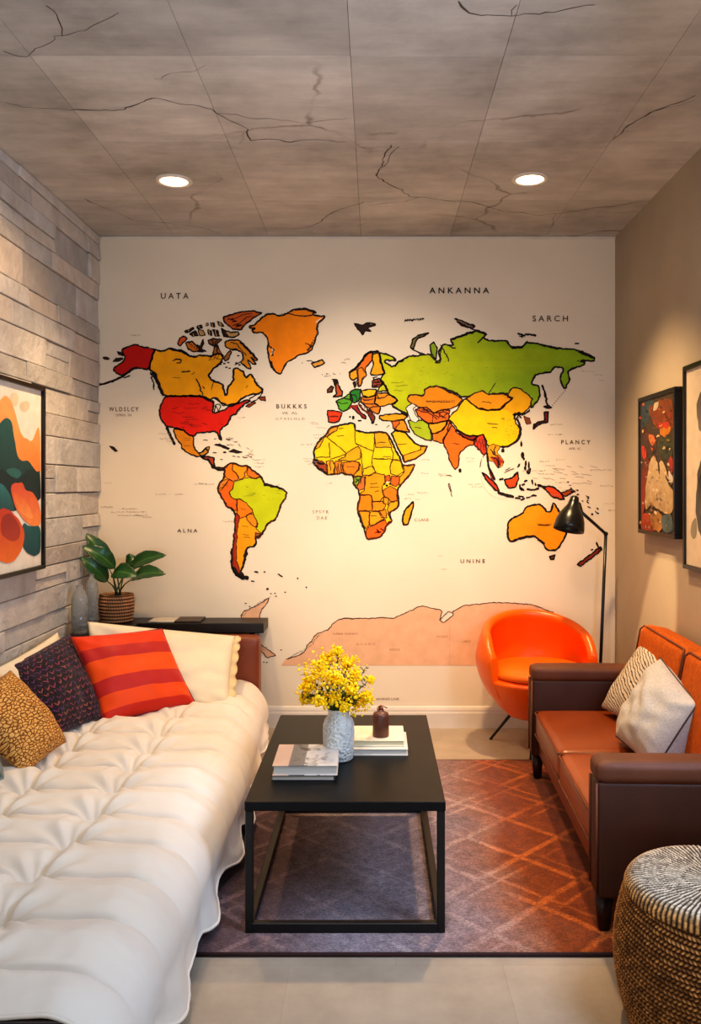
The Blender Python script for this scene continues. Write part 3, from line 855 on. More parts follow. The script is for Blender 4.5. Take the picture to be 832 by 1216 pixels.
for x, y in ((235, 60), (285, 55), (215, 62), (195, 42), (180, 400), (195, 402), (265, 340), (110, 125), (90, 110), (240, 75), (390, 32)):
    L.blob(*fr(11, (x, y))[0], 1.2, 0.7, (70, 50, 40))
L.done('peach antarctica')

# --- lettering
def text_mesh(s, px, py, w, h, c, layer=9, bold=0.0, spacing=1.0):
    cu = bpy.data.curves.new('t', 'FONT')
    cu.body = s
    cu.size = 1.0
    cu.align_x, cu.align_y = 'LEFT', 'BOTTOM_BASELINE'
    cu.space_character = spacing
    cu.offset = bold
    cu.resolution_u = 3
    o = bpy.data.objects.new('t', cu)
    C.objects.link(o)
    me = bpy.data.meshes.new_from_object(o.evaluated_get(bpy.context.evaluated_depsgraph_get()))
    bpy.data.objects.remove(o)
    bpy.data.curves.remove(cu)
    bm = bmesh.new()
    bm.from_mesh(me)
    bpy.data.meshes.remove(me)
    xs = [v.co.x for v in bm.verts]
    ys = [v.co.y for v in bm.verts]
    x0, x1, y0, y1 = min(xs), max(xs), min(ys), max(ys)
    for v in bm.verts:
        v.co = wp((px + (v.co.x - x0) / (x1 - x0) * w, py + h - (v.co.y - y0) / (y1 - y0) * h), layer)
    paint(bm, bm.faces[:], c)
    bm.normal_update()
    for f in bm.faces:
        if f.normal.y > 0:
            f.normal_flip()
    return bm

TXT = (84, 62, 48)
T2 = (140, 112, 92)
for s, px, py, w, h, col, b in (
        ('U A T A', 191, 348, 33, 7, TXT, 0.012), ('A N K A N N A', 509.5, 341.5, 71, 7, (58, 40, 30), 0.016), ('S A R C H', 632, 374.8, 42, 7, TXT, 0.012),
        ('W L D S L C Y', 129.5, 483.5, 35, 5, TXT, 0.012), ('OFRN  IN', 137, 491.5, 19, 3, T2, 0), ('B U K K K S', 328, 480, 36, 5.2, TXT, 0.012),
        ('VE  AL', 334.5, 489, 19, 3, T2, 0), ('U T A S L N L D', 327.5, 496, 34, 2.6, T2, 0), ('P L A N C Y', 666, 522.5, 34.5, 5, TXT, 0.012),
        ('AFR  IC', 675, 531.5, 14, 2.6, T2, 0), ('U N I N E', 546.5, 664, 29, 4.4, TXT, 0.01), ('A L N A', 210.5, 628, 24, 4.2, TXT, 0.012),
        ('S P S Y R', 371, 606, 19, 3.6, T2, 0), ('D A E', 376, 613, 12, 3.6, T2, 0), ('C LANE', 492, 615.5, 17, 3.4, T2, 0),
        ('A I L A N I S', 423, 763.5, 22, 2.6, (176, 122, 92), 0), ('NOCE', 462.5, 770, 12, 2.8, (170, 112, 84), 0), ('NCENY', 518.5, 754.5, 13, 2.8, (176, 122, 92), 0),
        ('URST', 549, 760.5, 10, 2.4, (186, 132, 100), 0), ('A LVAL ANINIS LNR', 428, 828.5, 46, 2.8, T2, 0), ('VARE SANDI', 395, 751.5, 29, 2, (150, 100, 76), 0),
        ('KAZAKSTAND', 506, 475.2, 34, 3, (120, 66, 14), 0), ('TURANUM', 637, 621.6, 17, 3, (110, 60, 14), 0)):
    obj('lettering', text_mesh(s, px, py, w, h, col, 10, b), M_MURAL, MURAL, False, world=True)

# --- fine print: rows of tiny unreadable place names drawn as thin ticks
L = Land()
for x, y, l in ((155, 398, 10), (208, 587, 10), (231, 575, 22), (282, 496, 8), (188, 515, 13), (190, 521, 12), (198, 524, 8), (300, 546, 14), (302, 550, 12), (303, 554, 10), (357, 528, 22), (360, 545, 16), (362, 548, 14), (366, 551, 10),
                (368, 502, 10), (372, 516, 14), (374, 520, 12), (370, 504, 8), (376, 508, 12), (387, 574, 7), (500, 546, 8), (500, 562, 9), (495, 585, 14), (493, 593, 6), (480, 592, 8), (484, 587, 6), (520, 563, 8), (553, 544, 10), (555, 548, 8),
                (620, 559, 26), (640, 563, 18), (700, 558, 26), (712, 577, 14), (716, 598, 12), (722, 606, 10), (650, 516, 16), (653, 504, 14), (690, 441, 16), (705, 445, 10), (711, 452, 5), (230, 620, 0), (265, 619, 12), (236, 574, 8), (261, 575, 6), (120, 602, 14), (145, 604, 16), (150, 608, 24), (132, 608, 14),
                (140, 612, 30), (125, 574, 6), (160, 612, 14), (170, 614, 10), (185, 587, 12), (556, 575, 14), (560, 578, 10), (660, 573, 12), (668, 582, 16), (652, 588, 14), (640, 548, 10), (645, 553, 14), (660, 546, 10), (522, 565, 6), (270, 568, 14), (274, 572, 10), (520, 660, 4), (524, 676, 5), (310, 768, 6), (312, 771, 5)):
    if l < 1:
        continue
    a = 0
    while a < l:
        L.stroke([(x + a, y + R.uniform(-0.6, 0.6)), (x + a + R.uniform(0.8, 2.2), y + R.uniform(-0.5, 0.5))], 0.5, 0.2, (158, 134, 114), 10)
        a += R.uniform(1.5, 3.2)
# seams of the wallpaper drops
L.done(None, 'fine_print')['kind'] = 'stuff'
# ------------------------------------------------------------------ room shell
Y0 = -1.4   # the room runs on behind the camera

# back wall: warm off-white plaster
k = NT('wall_paint')
v = k.coord()
f = k.noise(v, 1.6, 5)
k.base(k.ramp(f, [(0.3, (228, 212, 188)), (0.7, (236, 221, 198))]))
k.bump(k.noise(v, 90, 4), 0.06, 0.002)
M_WALL = k.done(0.85, 0, 0.2)
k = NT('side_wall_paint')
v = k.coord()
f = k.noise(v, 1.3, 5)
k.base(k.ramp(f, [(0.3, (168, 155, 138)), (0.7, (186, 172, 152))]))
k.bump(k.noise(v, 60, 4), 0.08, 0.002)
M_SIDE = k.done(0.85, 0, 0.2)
bm = bmesh.new(); rbox(bm, LX - 0.12, RX + 0.1, WALL_Y, WALL_Y + 0.1, 0, CEIL)
struct('wall_back', bm, M_WALL)
bm = bmesh.new(); rbox(bm, RX, RX + 0.1, Y0, WALL_Y, 0, CEIL)
struct('wall_right', bm, M_SIDE)

# left wall: split-face stone strips, each stone a block of its own depth
M_STONE = colattr('stone_cladding', 0.9, 9, 0.26, 0.9, 24, 0.012)
bm = bmesh.new(); collayer(bm)
rbox(bm, LX - 0.12, LX - 0.03, Y0, WALL_Y, 0, CEIL)
paint(bm, bm.faces[:], (52, 47, 42))
z = 0.0
sr = random.Random(21)
while z < CEIL - 0.01:
    h = min(sr.choice((0.09, 0.11, 0.125, 0.14, 0.16)), CEIL - z)
    if CEIL - z - h < 0.04:
        h = CEIL - z
    y = Y0 - sr.uniform(0, 0.5)
    while y < WALL_Y:
        l = sr.uniform(0.3, 0.85)
        y1 = min(y + l, WALL_Y)
        split = h > 0.1 and sr.random() < 0.3
        for zz0, zz1 in (((z, z + h * 0.5), (z + h * 0.5, z + h)) if split else ((z, z + h),)):
            n0 = len(bm.faces)
            pr = sr.uniform(0.0, 0.014)
            g = bmesh.ops.create_cube(bm, size=1.0)
            x0, x1 = LX - 0.05, LX + pr
            a, b = max(y, Y0) + 0.0012, y1 - 0.0012
            tilt = sr.uniform(-0.004, 0.004)
            tz = sr.uniform(-0.004, 0.004)
            for v in g['verts']:
                s, t, u = v.co
                v.co = Vector((x1 + (tilt * t * 2 + tz * u * 2) if s > 0 else x0, a if t < 0 else b, (zz0 + 0.0022) if u < 0 else (zz1 - 0.0022)))
            bmesh.ops.bevel(bm, geom=list(set(e for v in g['verts'] for e in v.link_edges)), offset=0.003, segments=1, affect='EDGES')
            bm.faces.ensure_lookup_table()
            q = sr.uniform(0.9, 1.05)
            w = sr.uniform(-4, 5)
            paint(bm, bm.faces[n0:], (min(255, 206 * q + w), 201 * q, 194 * q - w))
        y = y1
    z += h
struct('wall_left', bm, M_STONE)

# ceiling: cast concrete panels with open joints and hairline cracks
k = NT('ceiling_concrete')
a = k.n('ShaderNodeVertexColor', layer_name='Col')
v = k.coord()
n1 = k.noise(v, 1.5, 8, 0.62)
n2 = k.noise(k.coord(scale=(1.0, 4.0, 1)), 3.0, 6, 0.6)
g = k.ramp(n1, [(0.3, (0.56, 0.54, 0.52, 1)), (0.5, (0.9, 0.89, 0.88, 1)), (0.7, (1.12, 1.11, 1.10, 1))])
g2 = k.ramp(n2, [(0.3, (0.84, 0.84, 0.84, 1)), (0.65, (1.05, 1.05, 1.05, 1))])
# fine veins
vo = k.n('ShaderNodeTexVoronoi', feature='DISTANCE_TO_EDGE')
vo.inputs['Scale'].default_value = 1.15
wv = k.n('ShaderNodeTexNoise'); wv.inputs['Scale'].default_value = 3.0; wv.inputs['Detail'].default_value = 8
k.l(v, wv.inputs['Vector'])
k.l(k.mix(0.22, v, wv.outputs['Color']), vo.inputs['Vector'])
vein = k.ramp(vo.outputs['Distance'], [(0.0, (0.55, 0.52, 0.5, 1)), (0.012, (1, 1, 1, 1))])
vm = k.ramp(k.noise(v, 1.9, 3), [(0.5, (0, 0, 0, 1)), (0.62, (1, 1, 1, 1))])
cc = k.mix(1.0, k.mix(1.0, a.outputs['Color'], g, 'MULTIPLY'), g2, 'MULTIPLY')
vf = k.mix(vm, (1.0, 1.0, 1.0, 1.0), vein)
k.base(k.mix(1.0, cc, vf, 'MULTIPLY'))
k.bump(k.noise(v, 14, 8, 0.65), 0.25, 0.01)
M_CEIL = k.done(0.8, 0, 0.25)
bm = bmesh.new(); collayer(bm)
rbox(bm, LX - 0.12, RX + 0.1, Y0, WALL_Y + 0.1, CEIL + 0.012, CEIL + 0.1)
paint(bm, bm.faces[:], (120, 110, 100))
xs = [LX - 0.12, -1.16, -0.62, -0.085, 0.43, 0.985, RX + 0.1]
ys = [Y0, -0.67, 0.03, 0.73, 1.43, 2.13, 2.83, 3.53, 4.25, WALL_Y]
for i in range(len(xs) - 1):
    for j in range(len(ys) - 1):
        n0 = len(bm.faces)
        rbox(bm, xs[i] + 0.0006, xs[i + 1] - 0.0006, ys[j] + 0.0006, ys[j + 1] - 0.0006, CEIL, CEIL + 0.02, 0.0008, 1)
        bm.faces.ensure_lookup_table()
        q = sr.uniform(0.93, 1.04)
        paint(bm, bm.faces[n0:], (203 * q, 198 * q, 189 * q))

def cpt(px, py):
    Y = (CEIL - H) * F / (VY - py)
    return Vector(((px - VX) / F * Y, Y, CEIL - 0.0008))

def crack(pts, w):
    p2 = [cpt(*p) for p in pts]
    fine = []
    for a, b in zip(p2, p2[1:]):
        m = max(2, int((b - a).length / 0.02))
        for i in range(m):
            t = i / m
            q = a.lerp(b, t)
            nn = noise.noise_vector(q * 9) * 0.03 + noise.noise_vector(q * 30) * 0.012
            fine.append(Vector((q.x + nn.x, q.y + nn.y, q.z)))
    prev = None
    fs = []
    for i in range(len(fine)):
        d = (fine[min(i + 1, len(fine) - 1)] - fine[max(i - 1, 0)])
        d.z = 0
        d.normalize()
        nrm = Vector((-d.y, d.x, 0))
        ww = w * (0.35 + 0.65 * abs(noise.noise(fine[i] * 12)) * 2) * 0.5
        cur = (bm.verts.new(fine[i] + nrm * ww), bm.verts.new(fine[i] - nrm * ww))
        if prev:
            fs.append(bm.faces.new((prev[0], prev[1], cur[1], cur[0])))
        prev = cur
    paint(bm, fs, (104, 92, 82))
    for f in fs:
        f.normal_update()
        if f.normal.z > 0:
            f.normal_flip()
for pts, w in (([(85, 130), (120, 128), (150, 131), (190, 116), (222, 122), (250, 130), (285, 150), (300, 164), (350, 168), (418, 166)], 0.011),
               ([(262, 136), (300, 139), (360, 145), (400, 141), (420, 139)], 0.007), ([(0, 122), (50, 129), (90, 131)], 0.007),
               ([(540, 0), (560, 10), (580, 15), (612, 20), (660, 14), (690, 7), (720, 2)], 0.010), ([(612, 20), (618, 4)], 0.006),
               ([(732, 166), (755, 146), (780, 132), (800, 121), (832, 112)], 0.012), ([(755, 146), (790, 128), (832, 118)], 0.006),
               ([(462, 170), (447, 195), (452, 212), (490, 234), (560, 240), (600, 250), (640, 256), (700, 248), (762, 240)], 0.011),
               ([(470, 172), (455, 190), (448, 210)], 0.007), ([(430, 240), (392, 254), (372, 268), (345, 272)], 0.009), ([(500, 235), (480, 240), (430, 243)], 0.006),
               ([(0, 60), (25, 68), (52, 56), (75, 40), (60, 12), (52, 0)], 0.007), ([(100, 236), (160, 262), (230, 268), (270, 278)], 0.008),
               ([(240, 75), (190, 95), (170, 92)], 0.004), ([(660, 255), (650, 272)], 0.006), ([(75, 40), (110, 28), (150, 16)], 0.005)):
    crack(pts, w * 0.72)
struct('ceiling', bm, M_CEIL)

# floor: pale screed laid in very large slabs
k = NT('floor_screed')
v = k.coord()
n1 = k.noise(v, 1.7, 7, 0.6)
n2 = k.noise(v, 7, 8, 0.65)
br = k.n('ShaderNodeTexBrick')
br.inputs['Scale'].default_value = 1.0
br.inputs['Mortar Size'].default_value = 0.0018
br.inputs['Mortar Smooth'].default_value = 0.3
br.inputs['Brick Width'].default_value = 0.62
br.inputs['Row Height'].default_value = 0.31
br.inputs['Color1'].default_value = (0.92, 0.92, 0.92, 1)
br.inputs['Color2'].default_value = (1.02, 1.02, 1.02, 1)
br.inputs['Mortar'].default_value = (0.87, 0.86, 0.85, 1)
k.l(k.coord(loc=(0.25, 0.02, 0)), br.inputs['Vector'])
cc = k.mix(0.4, k.ramp(n1, [(0.3, (162, 148, 131)), (0.7, (184, 170, 152))]), k.ramp(n2, [(0.3, (148, 134, 118)), (0.7, (190, 176, 157))]))
k.base(k.mix(1.0, cc, br.outputs['Color'], 'MULTIPLY'))
k.bump(n2, 0.05, 0.003)
M_FLOOR = k.done(0.42, 0, 0.4)
bm = bmesh.new(); rbox(bm, LX - 0.12, RX + 0.1, Y0, WALL_Y + 0.1, -0.1, 0)
struct('floor', bm, M_FLOOR)

M_TRIM = plain('trim_paint', (222, 212, 198), 0.5, var=0.03)
def skirting(name, a, b, n):
    """profiled board from a to b, standing off the wall along n"""
    prof = [(0, 0), (0.016, 0), (0.016, 0.085), (0.013, 0.095), (0.013, 0.105), (0.009, 0.118), (0.004, 0.125), (0, 0.125)]
    bm = bmesh.new()
    A, B, N = Vector(a), Vector(b), Vector(n)
    r1 = [bm.verts.new(A + N * p[0] + Vector((0, 0, p[1]))) for p in prof]
    r2 = [bm.verts.new(B + N * p[0] + Vector((0, 0, p[1]))) for p in prof]
    for i in range(len(prof)):
        j = (i + 1) % len(prof)
        bm.faces.new((r1[i], r1[j], r2[j], r2[i]))
    bm.faces.new(r1[::-1]); bm.faces.new(r2)
    bmesh.ops.recalc_face_normals(bm, faces=bm.faces[:])
    struct(name, bm, M_TRIM)
skirting('baseboard_back', (LX - 0.03, WALL_Y, 0), (RX, WALL_Y, 0), (0, -1, 0))
skirting('baseboard_right', (RX, Y0, 0), (RX, WALL_Y - 0.017, 0), (-1, 0, 0))
bm = bmesh.new(); rbox(bm, LX + 0.02, RX, WALL_Y - 0.012, WALL_Y, CEIL - 0.016, CEIL, 0.003, 1)
struct('trim_1', bm, M_TRIM)

# ------------------------------------------------------------------ recessed downlights
M_RING = plain('downlight_ring', (214, 204, 190), 0.35, var=0.02)
k = NT('downlight_glow')
k.base((255, 240, 214))
k.b.inputs['Emission Color'].default_value = rgb((255, 226, 176))
k.b.inputs['Emission Strength'].default_value = 9.0
M_GLOW = k.done(0.5)
def downlight(px, py, label):
    p = cpt(px, py)
    t = thing('downlight', label, 'ceiling light', (p.x, p.y, CEIL), 0, 'recessed ceiling downlights')
    bm = bmesh.new()
    lathe(bm, [(0.064, -0.002), (0.066, -0.007), (0.082, -0.007), (0.087, -0.003), (0.087, 0.0)], 48)
    obj('trim_ring', bm, M_RING, t)
    bm = bmesh.new()
    lathe(bm, [(0.0, -0.0045), (0.05, -0.0045), (0.066, -0.003), (0.066, -0.001)], 40)
    obj('diffuser', bm, M_GLOW, t)
    return p
D1 = downlight(206.5, 214.5, 'round recessed ceiling downlight on the left side of the ceiling')
D2 = downlight(629, 212.5, 'round recessed ceiling downlight on the right side of the ceiling')

# ------------------------------------------------------------------ framed pictures
M_BLACK = plain('black_frame', (16, 13, 12), 0.35, var=0.15, bump=0.03)
M_PRINT = colattr('art_print', 0.65, 18, 0.14)
M_PAINTING = colattr('art_canvas', 0.5, 22, 0.3, 0.6, 60, 0.004)

def side_pt(px, py, X):
    Y = X / (px - VX) * F
    return Vector((X, Y, H - (py - VY) / F * Y))

class Flat:
    """flat colour shapes on a wall-parallel plane X = const"""
    def __init__(s, X, sgn, ylim, zlim):
        s.X, s.sgn, s.yl, s.zl = X, sgn, ylim, zlim
        s.bm = bmesh.new(); collayer(s.bm); s.k = 0
    def poly(s, pts, c, c2=None):
        """pts: list of (y, z); c2 shades towards the bottom"""
        s.k += 1
        X = s.X + s.sgn * 0.00025 * s.k
        pts = [(min(max(a, s.yl[0]), s.yl[1]), min(max(b, s.zl[0]), s.zl[1])) for a, b in pts]
        v3 = [Vector((a, b, 0)) for a, b in pts]
        vs = [s.bm.verts.new((X, a, b)) for a, b in pts]
        z0, z1 = min(p[1] for p in pts), max(p[1] for p in pts)
        lay = collayer(s.bm)
        for t in geometry.tessellate_polygon([v3]):
            try:
                f = s.bm.faces.new([vs[i] for i in t])
            except ValueError:
                continue
            f.normal_update()
            if f.normal.x * s.sgn < 0:
                f.normal_flip()
            for l in f.loops:
                q = 0 if not c2 else 1 - (l.vert.co.z - z0) / (z1 - z0 + 1e-6)
                cc = tuple(c[i] * (1 - q) + (c2 or c)[i] * q for i in range(3))
                l[lay] = rgb(cc)
    def img(s, frame, pts, c, c2=None, amp=0.004):
        x0, y0, sc = frame
        q = []
        w = []
        for a, b in pts:
            p = side_pt(x0 + a / sc, y0 + b / sc, s.X)
            w.append((p.y, p.z))
        w = soften(w, True, 0.25)
        w = soften(w, True, 0.25)
        n = len(w)
        for i in range(n):
            a, b = w[i], w[(i + 1) % n]
            m = max(1, int(math.hypot(b[0] - a[0], b[1] - a[1]) / 0.012))
            for j in range(m):
                t = j / m
                y, z = a[0] + (b[0] - a[0]) * t, a[1] + (b[1] - a[1]) * t
                nv = noise.noise_vector(Vector((y * 22, z * 22, 1)))
                q.append((y + nv.x * amp, z + nv.y * amp))
        s.poly(q, c, c2)

def frame_mesh(X0, X1, y0, y1, z0, z1, w):
    bm = bmesh.new()
    for a in ((y0, y1, z1 - w, z1), (y0, y1, z0, z0 + w), (y0, y0 + w, z0 + w, z1 - w), (y1 - w, y1, z0 + w, z1 - w)):
        rbox(bm, min(X0, X1), max(X0, X1), a[0], a[1], a[2], a[3], 0.0015, 1)
    return bm

# left: abstract mountains
XL = LX + 0.05
ya, yb, za, zb = 3.30, 1.556 / (446 - 53.5) * 1000, 1.012, 1.862
t = thing('framed_print', 'black framed print of layered orange and teal mountain shapes on the stone wall', 'picture', (LX + 0.024, (ya + yb) / 2, za))
obj('frame', frame_mesh(LX + 0.022, XL + 0.004, ya, yb, za, zb, 0.018), M_BLACK, t, False, world=True)
a = Flat(XL - 0.012, 1, (ya + 0.016, yb - 0.016), (za + 0.016, zb - 0.016))
a.poly([(ya, za), (yb, za), (yb, zb), (ya, zb)], (232, 226, 212))
K = (0, 430, 4.5)
yy = lambda *p: p
TEAL, TEAL2, DTEAL, OR1, OR2 = (40, 92, 92), (52, 128, 128), (28, 52, 56), (232, 142, 70), (246, 176, 110)
a.img(K, [(120, 210), (150, 205), (160, 240), (140, 270), (110, 260), (100, 230)], (214, 200, 172))
a.img(K, [(60, 160), (95, 170), (100, 220), (75, 240), (50, 200)], (222, 206, 176))
a.img(K, [(-400, 330), (-250, 160), (-120, 250), (-20, 220), (10, 190), (40, 178), (70, 230), (95, 330), (115, 395), (150, 420), (170, 425), (190, 370), (205, 335), (215, 400), (215, 620), (-400, 640)], OR2, OR1)
a.img(K, [(100, 430), (130, 400), (170, 430), (200, 480), (215, 520), (215, 620), (90, 600)], (236, 156, 88), (230, 134, 60))
a.img(K, [(-400, 420), (-200, 300), (-60, 400), (5, 320), (35, 295), (60, 310), (75, 400), (90, 500), (110, 530), (150, 525), (175, 560), (195, 590), (215, 575), (215, 760), (-400, 760)], (44, 96, 92), DTEAL)
a.img(K, [(-400, 600), (-60, 580), (0, 570), (40, 590), (75, 625), (110, 615), (160, 560), (215, 600), (215, 800), (-400, 800)], DTEAL)
a.img(K, [(20, 580), (70, 560), (120, 590), (90, 625), (60, 610)], (48, 104, 104))
a.img(K, [(-400, 660), (-100, 610), (0, 640), (45, 690), (80, 790), (60, 800), (0, 790), (-400, 830)], TEAL2, (36, 84, 88))
a.img(K, [(120, 850), (150, 880), (215, 860), (215, 1010), (200, 1030), (165, 1035), (130, 1010), (110, 940)], (36, 96, 100), (30, 78, 84))
a.img(K, [(50, 665), (80, 645), (120, 640), (135, 690), (170, 690), (200, 740), (215, 800), (215, 870), (185, 880), (140, 860), (95, 810), (70, 750)], (208, 86, 64), (244, 150, 80))
a.img(K, [(60, 690), (90, 700), (150, 760), (180, 840), (130, 830), (90, 780)], (222, 104, 58), (246, 164, 96))
a.img(K, [(-120, 900), (-40, 800), (20, 775), (60, 800), (100, 850), (130, 900), (120, 990), (85, 1050), (45, 1080), (0, 1065), (-100, 1020)], (190, 66, 46), (236, 122, 54))
a.img(K, [(0, 840), (40, 800), (80, 840), (110, 900), (90, 960), (40, 950), (0, 920)], (150, 52, 48), (176, 70, 52))
a.img(K, [(-400, 900), (-200, 800), (-120, 900), (-100, 1020), (-300, 1060), (-400, 1030)], (40, 96, 96), (30, 70, 76))
obj('artwork', a.bm, M_PRINT, t, False, world=True)

# right: deep framed canvas
XF = RX - 0.042
ya, yb, za, zb = XF / (800.5 - 446) * 1000, XF / (757 - 446) * 1000, 1.16, 1.848
t = thing('framed_painting', 'small deep black framed painting in dark reds and cream nearest the map wall', 'picture', (RX, (ya + yb) / 2, za))
obj('frame', frame_mesh(RX - 0.001, XF, ya, yb, za, zb, 0.02), M_BLACK, t, False, world=True)
a = Flat(XF + 0.006, -1, (ya + 0.018, yb - 0.018), (za + 0.018, zb - 0.018))
K = (740, 420, 4.5)
a.poly([(ya, za), (yb, za), (yb, zb), (ya, zb)], (70, 56, 46))
a.img(K, [(95, 250), (170, 230), (150, 320), (110, 400), (95, 380)], (58, 76, 84), amp=0.012)
a.img(K, [(130, 280), (230, 230), (270, 260), (270, 420), (200, 420), (150, 360)], (122, 66, 36), (140, 60, 30), amp=0.014)
a.img(K, [(165, 260), (190, 250), (180, 300), (160, 310)], (190, 176, 150), amp=0.012)
a.img(K, [(190, 400), (230, 380), (260, 400), (240, 440), (200, 445)], (196, 120, 34), amp=0.012)
a.img(K, [(175, 380), (240, 360), (255, 385), (200, 405)], (186, 54, 30), amp=0.012)
a.img(K, [(100, 400), (150, 420), (190, 470), (170, 540), (110, 530)], (96, 52, 34), (70, 50, 40), amp=0.014)
a.img(K, [(130, 435), (165, 430), (175, 480), (150, 490)], (226, 120, 70), amp=0.01)
a.img(K, [(98, 480), (125, 510), (130, 560), (100, 560)], (206, 56, 34), amp=0.012)
a.img(K, [(180, 460), (270, 430), (270, 560), (220, 570), (190, 540)], (64, 72, 44), (52, 58, 44), amp=0.012)
a.img(K, [(98, 560), (150, 545), (130, 700), (110, 860), (98, 900)], (110, 40, 24), (170, 56, 30), amp=0.012)
a.img(K, [(145, 570), (170, 545), (190, 600), (205, 560), (225, 600), (245, 660), (270, 720), (270, 860), (210, 850), (150, 800), (115, 850), (125, 700), (135, 620)], (208, 182, 142), (188, 158, 116), amp=0.012)
a.img(K, [(185, 560), (200, 610), (195, 660), (186, 610)], (60, 40, 32), amp=0.006)
a.img(K, [(225, 640), (260, 700), (270, 720), (262, 728), (230, 670)], (40, 30, 26), amp=0.006)
a.img(K, [(240, 570), (270, 540), (270, 640), (252, 620)], (170, 44, 36), amp=0.01)
a.img(K, [(240, 620), (270, 640), (270, 700), (250, 680)], (206, 192, 180), amp=0.01)
a.img(K, [(98, 860), (140, 850), (180, 900), (170, 950), (98, 960)], (186, 72, 30), (150, 50, 26), amp=0.012)
a.img(K, [(140, 850), (210, 840), (220, 950), (160, 950)], (178, 132, 70), (150, 100, 50), amp=0.014)
a.img(K, [(205, 860), (270, 850), (270, 960), (215, 955)], (84, 104, 106), (66, 88, 94), amp=0.012)
pr = random.Random(5)
for i in range(70):
    x, y = pr.uniform(105, 262), pr.uniform(260, 930)
    w, h = pr.uniform(4, 16), pr.uniform(4, 22)
    cs = [(196, 90, 40), (160, 50, 30), (70, 84, 80), (206, 170, 120), (54, 46, 38), (150, 110, 50)] if y < 560 else [(220, 200, 160), (196, 168, 126), (150, 110, 70), (226, 206, 170)]
    a.img(K, [(x, y), (x + w, y + h * 0.3), (x + w * 0.7, y + h), (x - w * 0.3, y + h * 0.8)], pr.choice(cs), amp=0.008)
obj('canvas', a.bm, M_PAINTING, t, False, world=True)

XF2 = RX - 0.026
ya, yb, za, zb = 3.06, XF2 / (810 - 446) * 1000, 1.035, 1.928
t = thing('framed_print', 'large black framed print of grey ink blocks on cream beside the sofa', 'picture', (RX, (ya + yb) / 2, za))
obj('frame', frame_mesh(RX - 0.001, XF2, ya, yb, za, zb, 0.02), M_BLACK, t, False, world=True)
a = Flat(XF2 + 0.01, -1, (ya + 0.018, yb - 0.018), (za + 0.018, zb - 0.018))
a.poly([(ya, za), (yb, za), (yb, zb), (ya, zb)], (214, 196, 172))
a.img(K, [(388, 180), (600, 120), (640, 400), (520, 420), (430, 390), (395, 430)], (84, 80, 76), (128, 122, 114), amp=0.016)
a.img(K, [(388, 560), (500, 500), (620, 540), (620, 1060), (388, 1035)], (70, 68, 66), (96, 94, 92), amp=0.01)
a.img(K, [(360, 920), (375, 885), (392, 880), (392, 985), (360, 985)], (146, 138, 124), amp=0.008)
a.img(K, [(400, 660), (440, 640), (470, 800), (420, 900), (395, 800)], (40, 40, 42), (110, 106, 102), amp=0.014)
obj('artwork', a.bm, M_PRINT, t, False, world=True)

# ------------------------------------------------------------------ rug
k = NT('rug_weave')
v = k.coord()
X = k.sep(v)
wob = k.noise(v, 5, 3)
d = k.math('MULTIPLY', k.math('SUBTRACT', wob, 0.5), 0.10)
u1 = k.math('ADD', k.math('DIVIDE', k.math('ADD', X[0], 0.19), 0.36), d)
u2 = k.math('DIVIDE', k.math('ADD', X[1], 0.06), 0.36)
def lines(off, w):
    out = None
    for sgn in ('ADD', 'SUBTRACT'):
        q = k.math(sgn, u1, u2)
        q = k.math('ADD', q, 100.0 + off)
        fr_ = k.math('FRACT', q)
        dd = k.math('ABSOLUTE', k.math('SUBTRACT', fr_, 0.5))
        m = k.n('ShaderNodeMapRange')
        m.inputs['From Min'].default_value = w * 1.6
        m.inputs['From Max'].default_value = w * 0.7
        k.l(dd, m.inputs['Value'])
        out = m.outputs[0] if out is None else k.math('MAXIMUM', out, m.outputs[0])
    return out
l1 = lines(0.5, 0.042)
l2 = lines(0.27, 0.026)
wear = k.ramp(k.noise(v, 3.4, 5), [(0.36, (0, 0, 0, 1)), (0.54, (1, 1, 1, 1))])
wear2 = k.ramp(k.noise(k.coord(loc=(3, 1, 0)), 2.8, 4), [(0.42, (0, 0, 0, 1)), (0.6, (1, 1, 1, 1))])
pat = k.math('MAXIMUM', k.math('MULTIPLY', l1, wear), k.math('MULTIPLY', k.math('MULTIPLY', l2, wear2), 0.8))
grain = k.noise(k.coord(scale=(1, 2.4, 1)), 130, 3, 0.7)
patg = k.math('MULTIPLY', pat, k.ramp(grain, [(0.3, (0.45, 0.45, 0.45, 1)), (0.7, (1, 1, 1, 1))]))
tone = k.math('ADD', k.math('ADD', X[0], 0.15), k.math('MULTIPLY', k.math('SUBTRACT', k.noise(v, 2.2, 6), 0.5), 0.34))  # light boundary across the rug: pale centre and warm right painted into the colour
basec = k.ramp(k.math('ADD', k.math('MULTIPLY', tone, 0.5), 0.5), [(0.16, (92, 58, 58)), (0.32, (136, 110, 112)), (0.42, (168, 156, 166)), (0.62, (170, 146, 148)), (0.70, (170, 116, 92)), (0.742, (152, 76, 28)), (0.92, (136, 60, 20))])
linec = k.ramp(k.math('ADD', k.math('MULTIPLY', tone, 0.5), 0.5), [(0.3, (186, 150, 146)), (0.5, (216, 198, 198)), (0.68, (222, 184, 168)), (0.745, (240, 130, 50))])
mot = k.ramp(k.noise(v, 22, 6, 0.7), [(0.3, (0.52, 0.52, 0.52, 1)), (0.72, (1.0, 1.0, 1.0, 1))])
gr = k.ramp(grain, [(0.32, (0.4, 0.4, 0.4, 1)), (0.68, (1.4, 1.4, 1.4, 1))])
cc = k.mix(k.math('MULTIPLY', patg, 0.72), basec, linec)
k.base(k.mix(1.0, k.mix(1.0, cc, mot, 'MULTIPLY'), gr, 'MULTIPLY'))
k.bump(k.math('ADD', grain, k.math('MULTIPLY', pat, 0.4)), 0.7, 0.006)
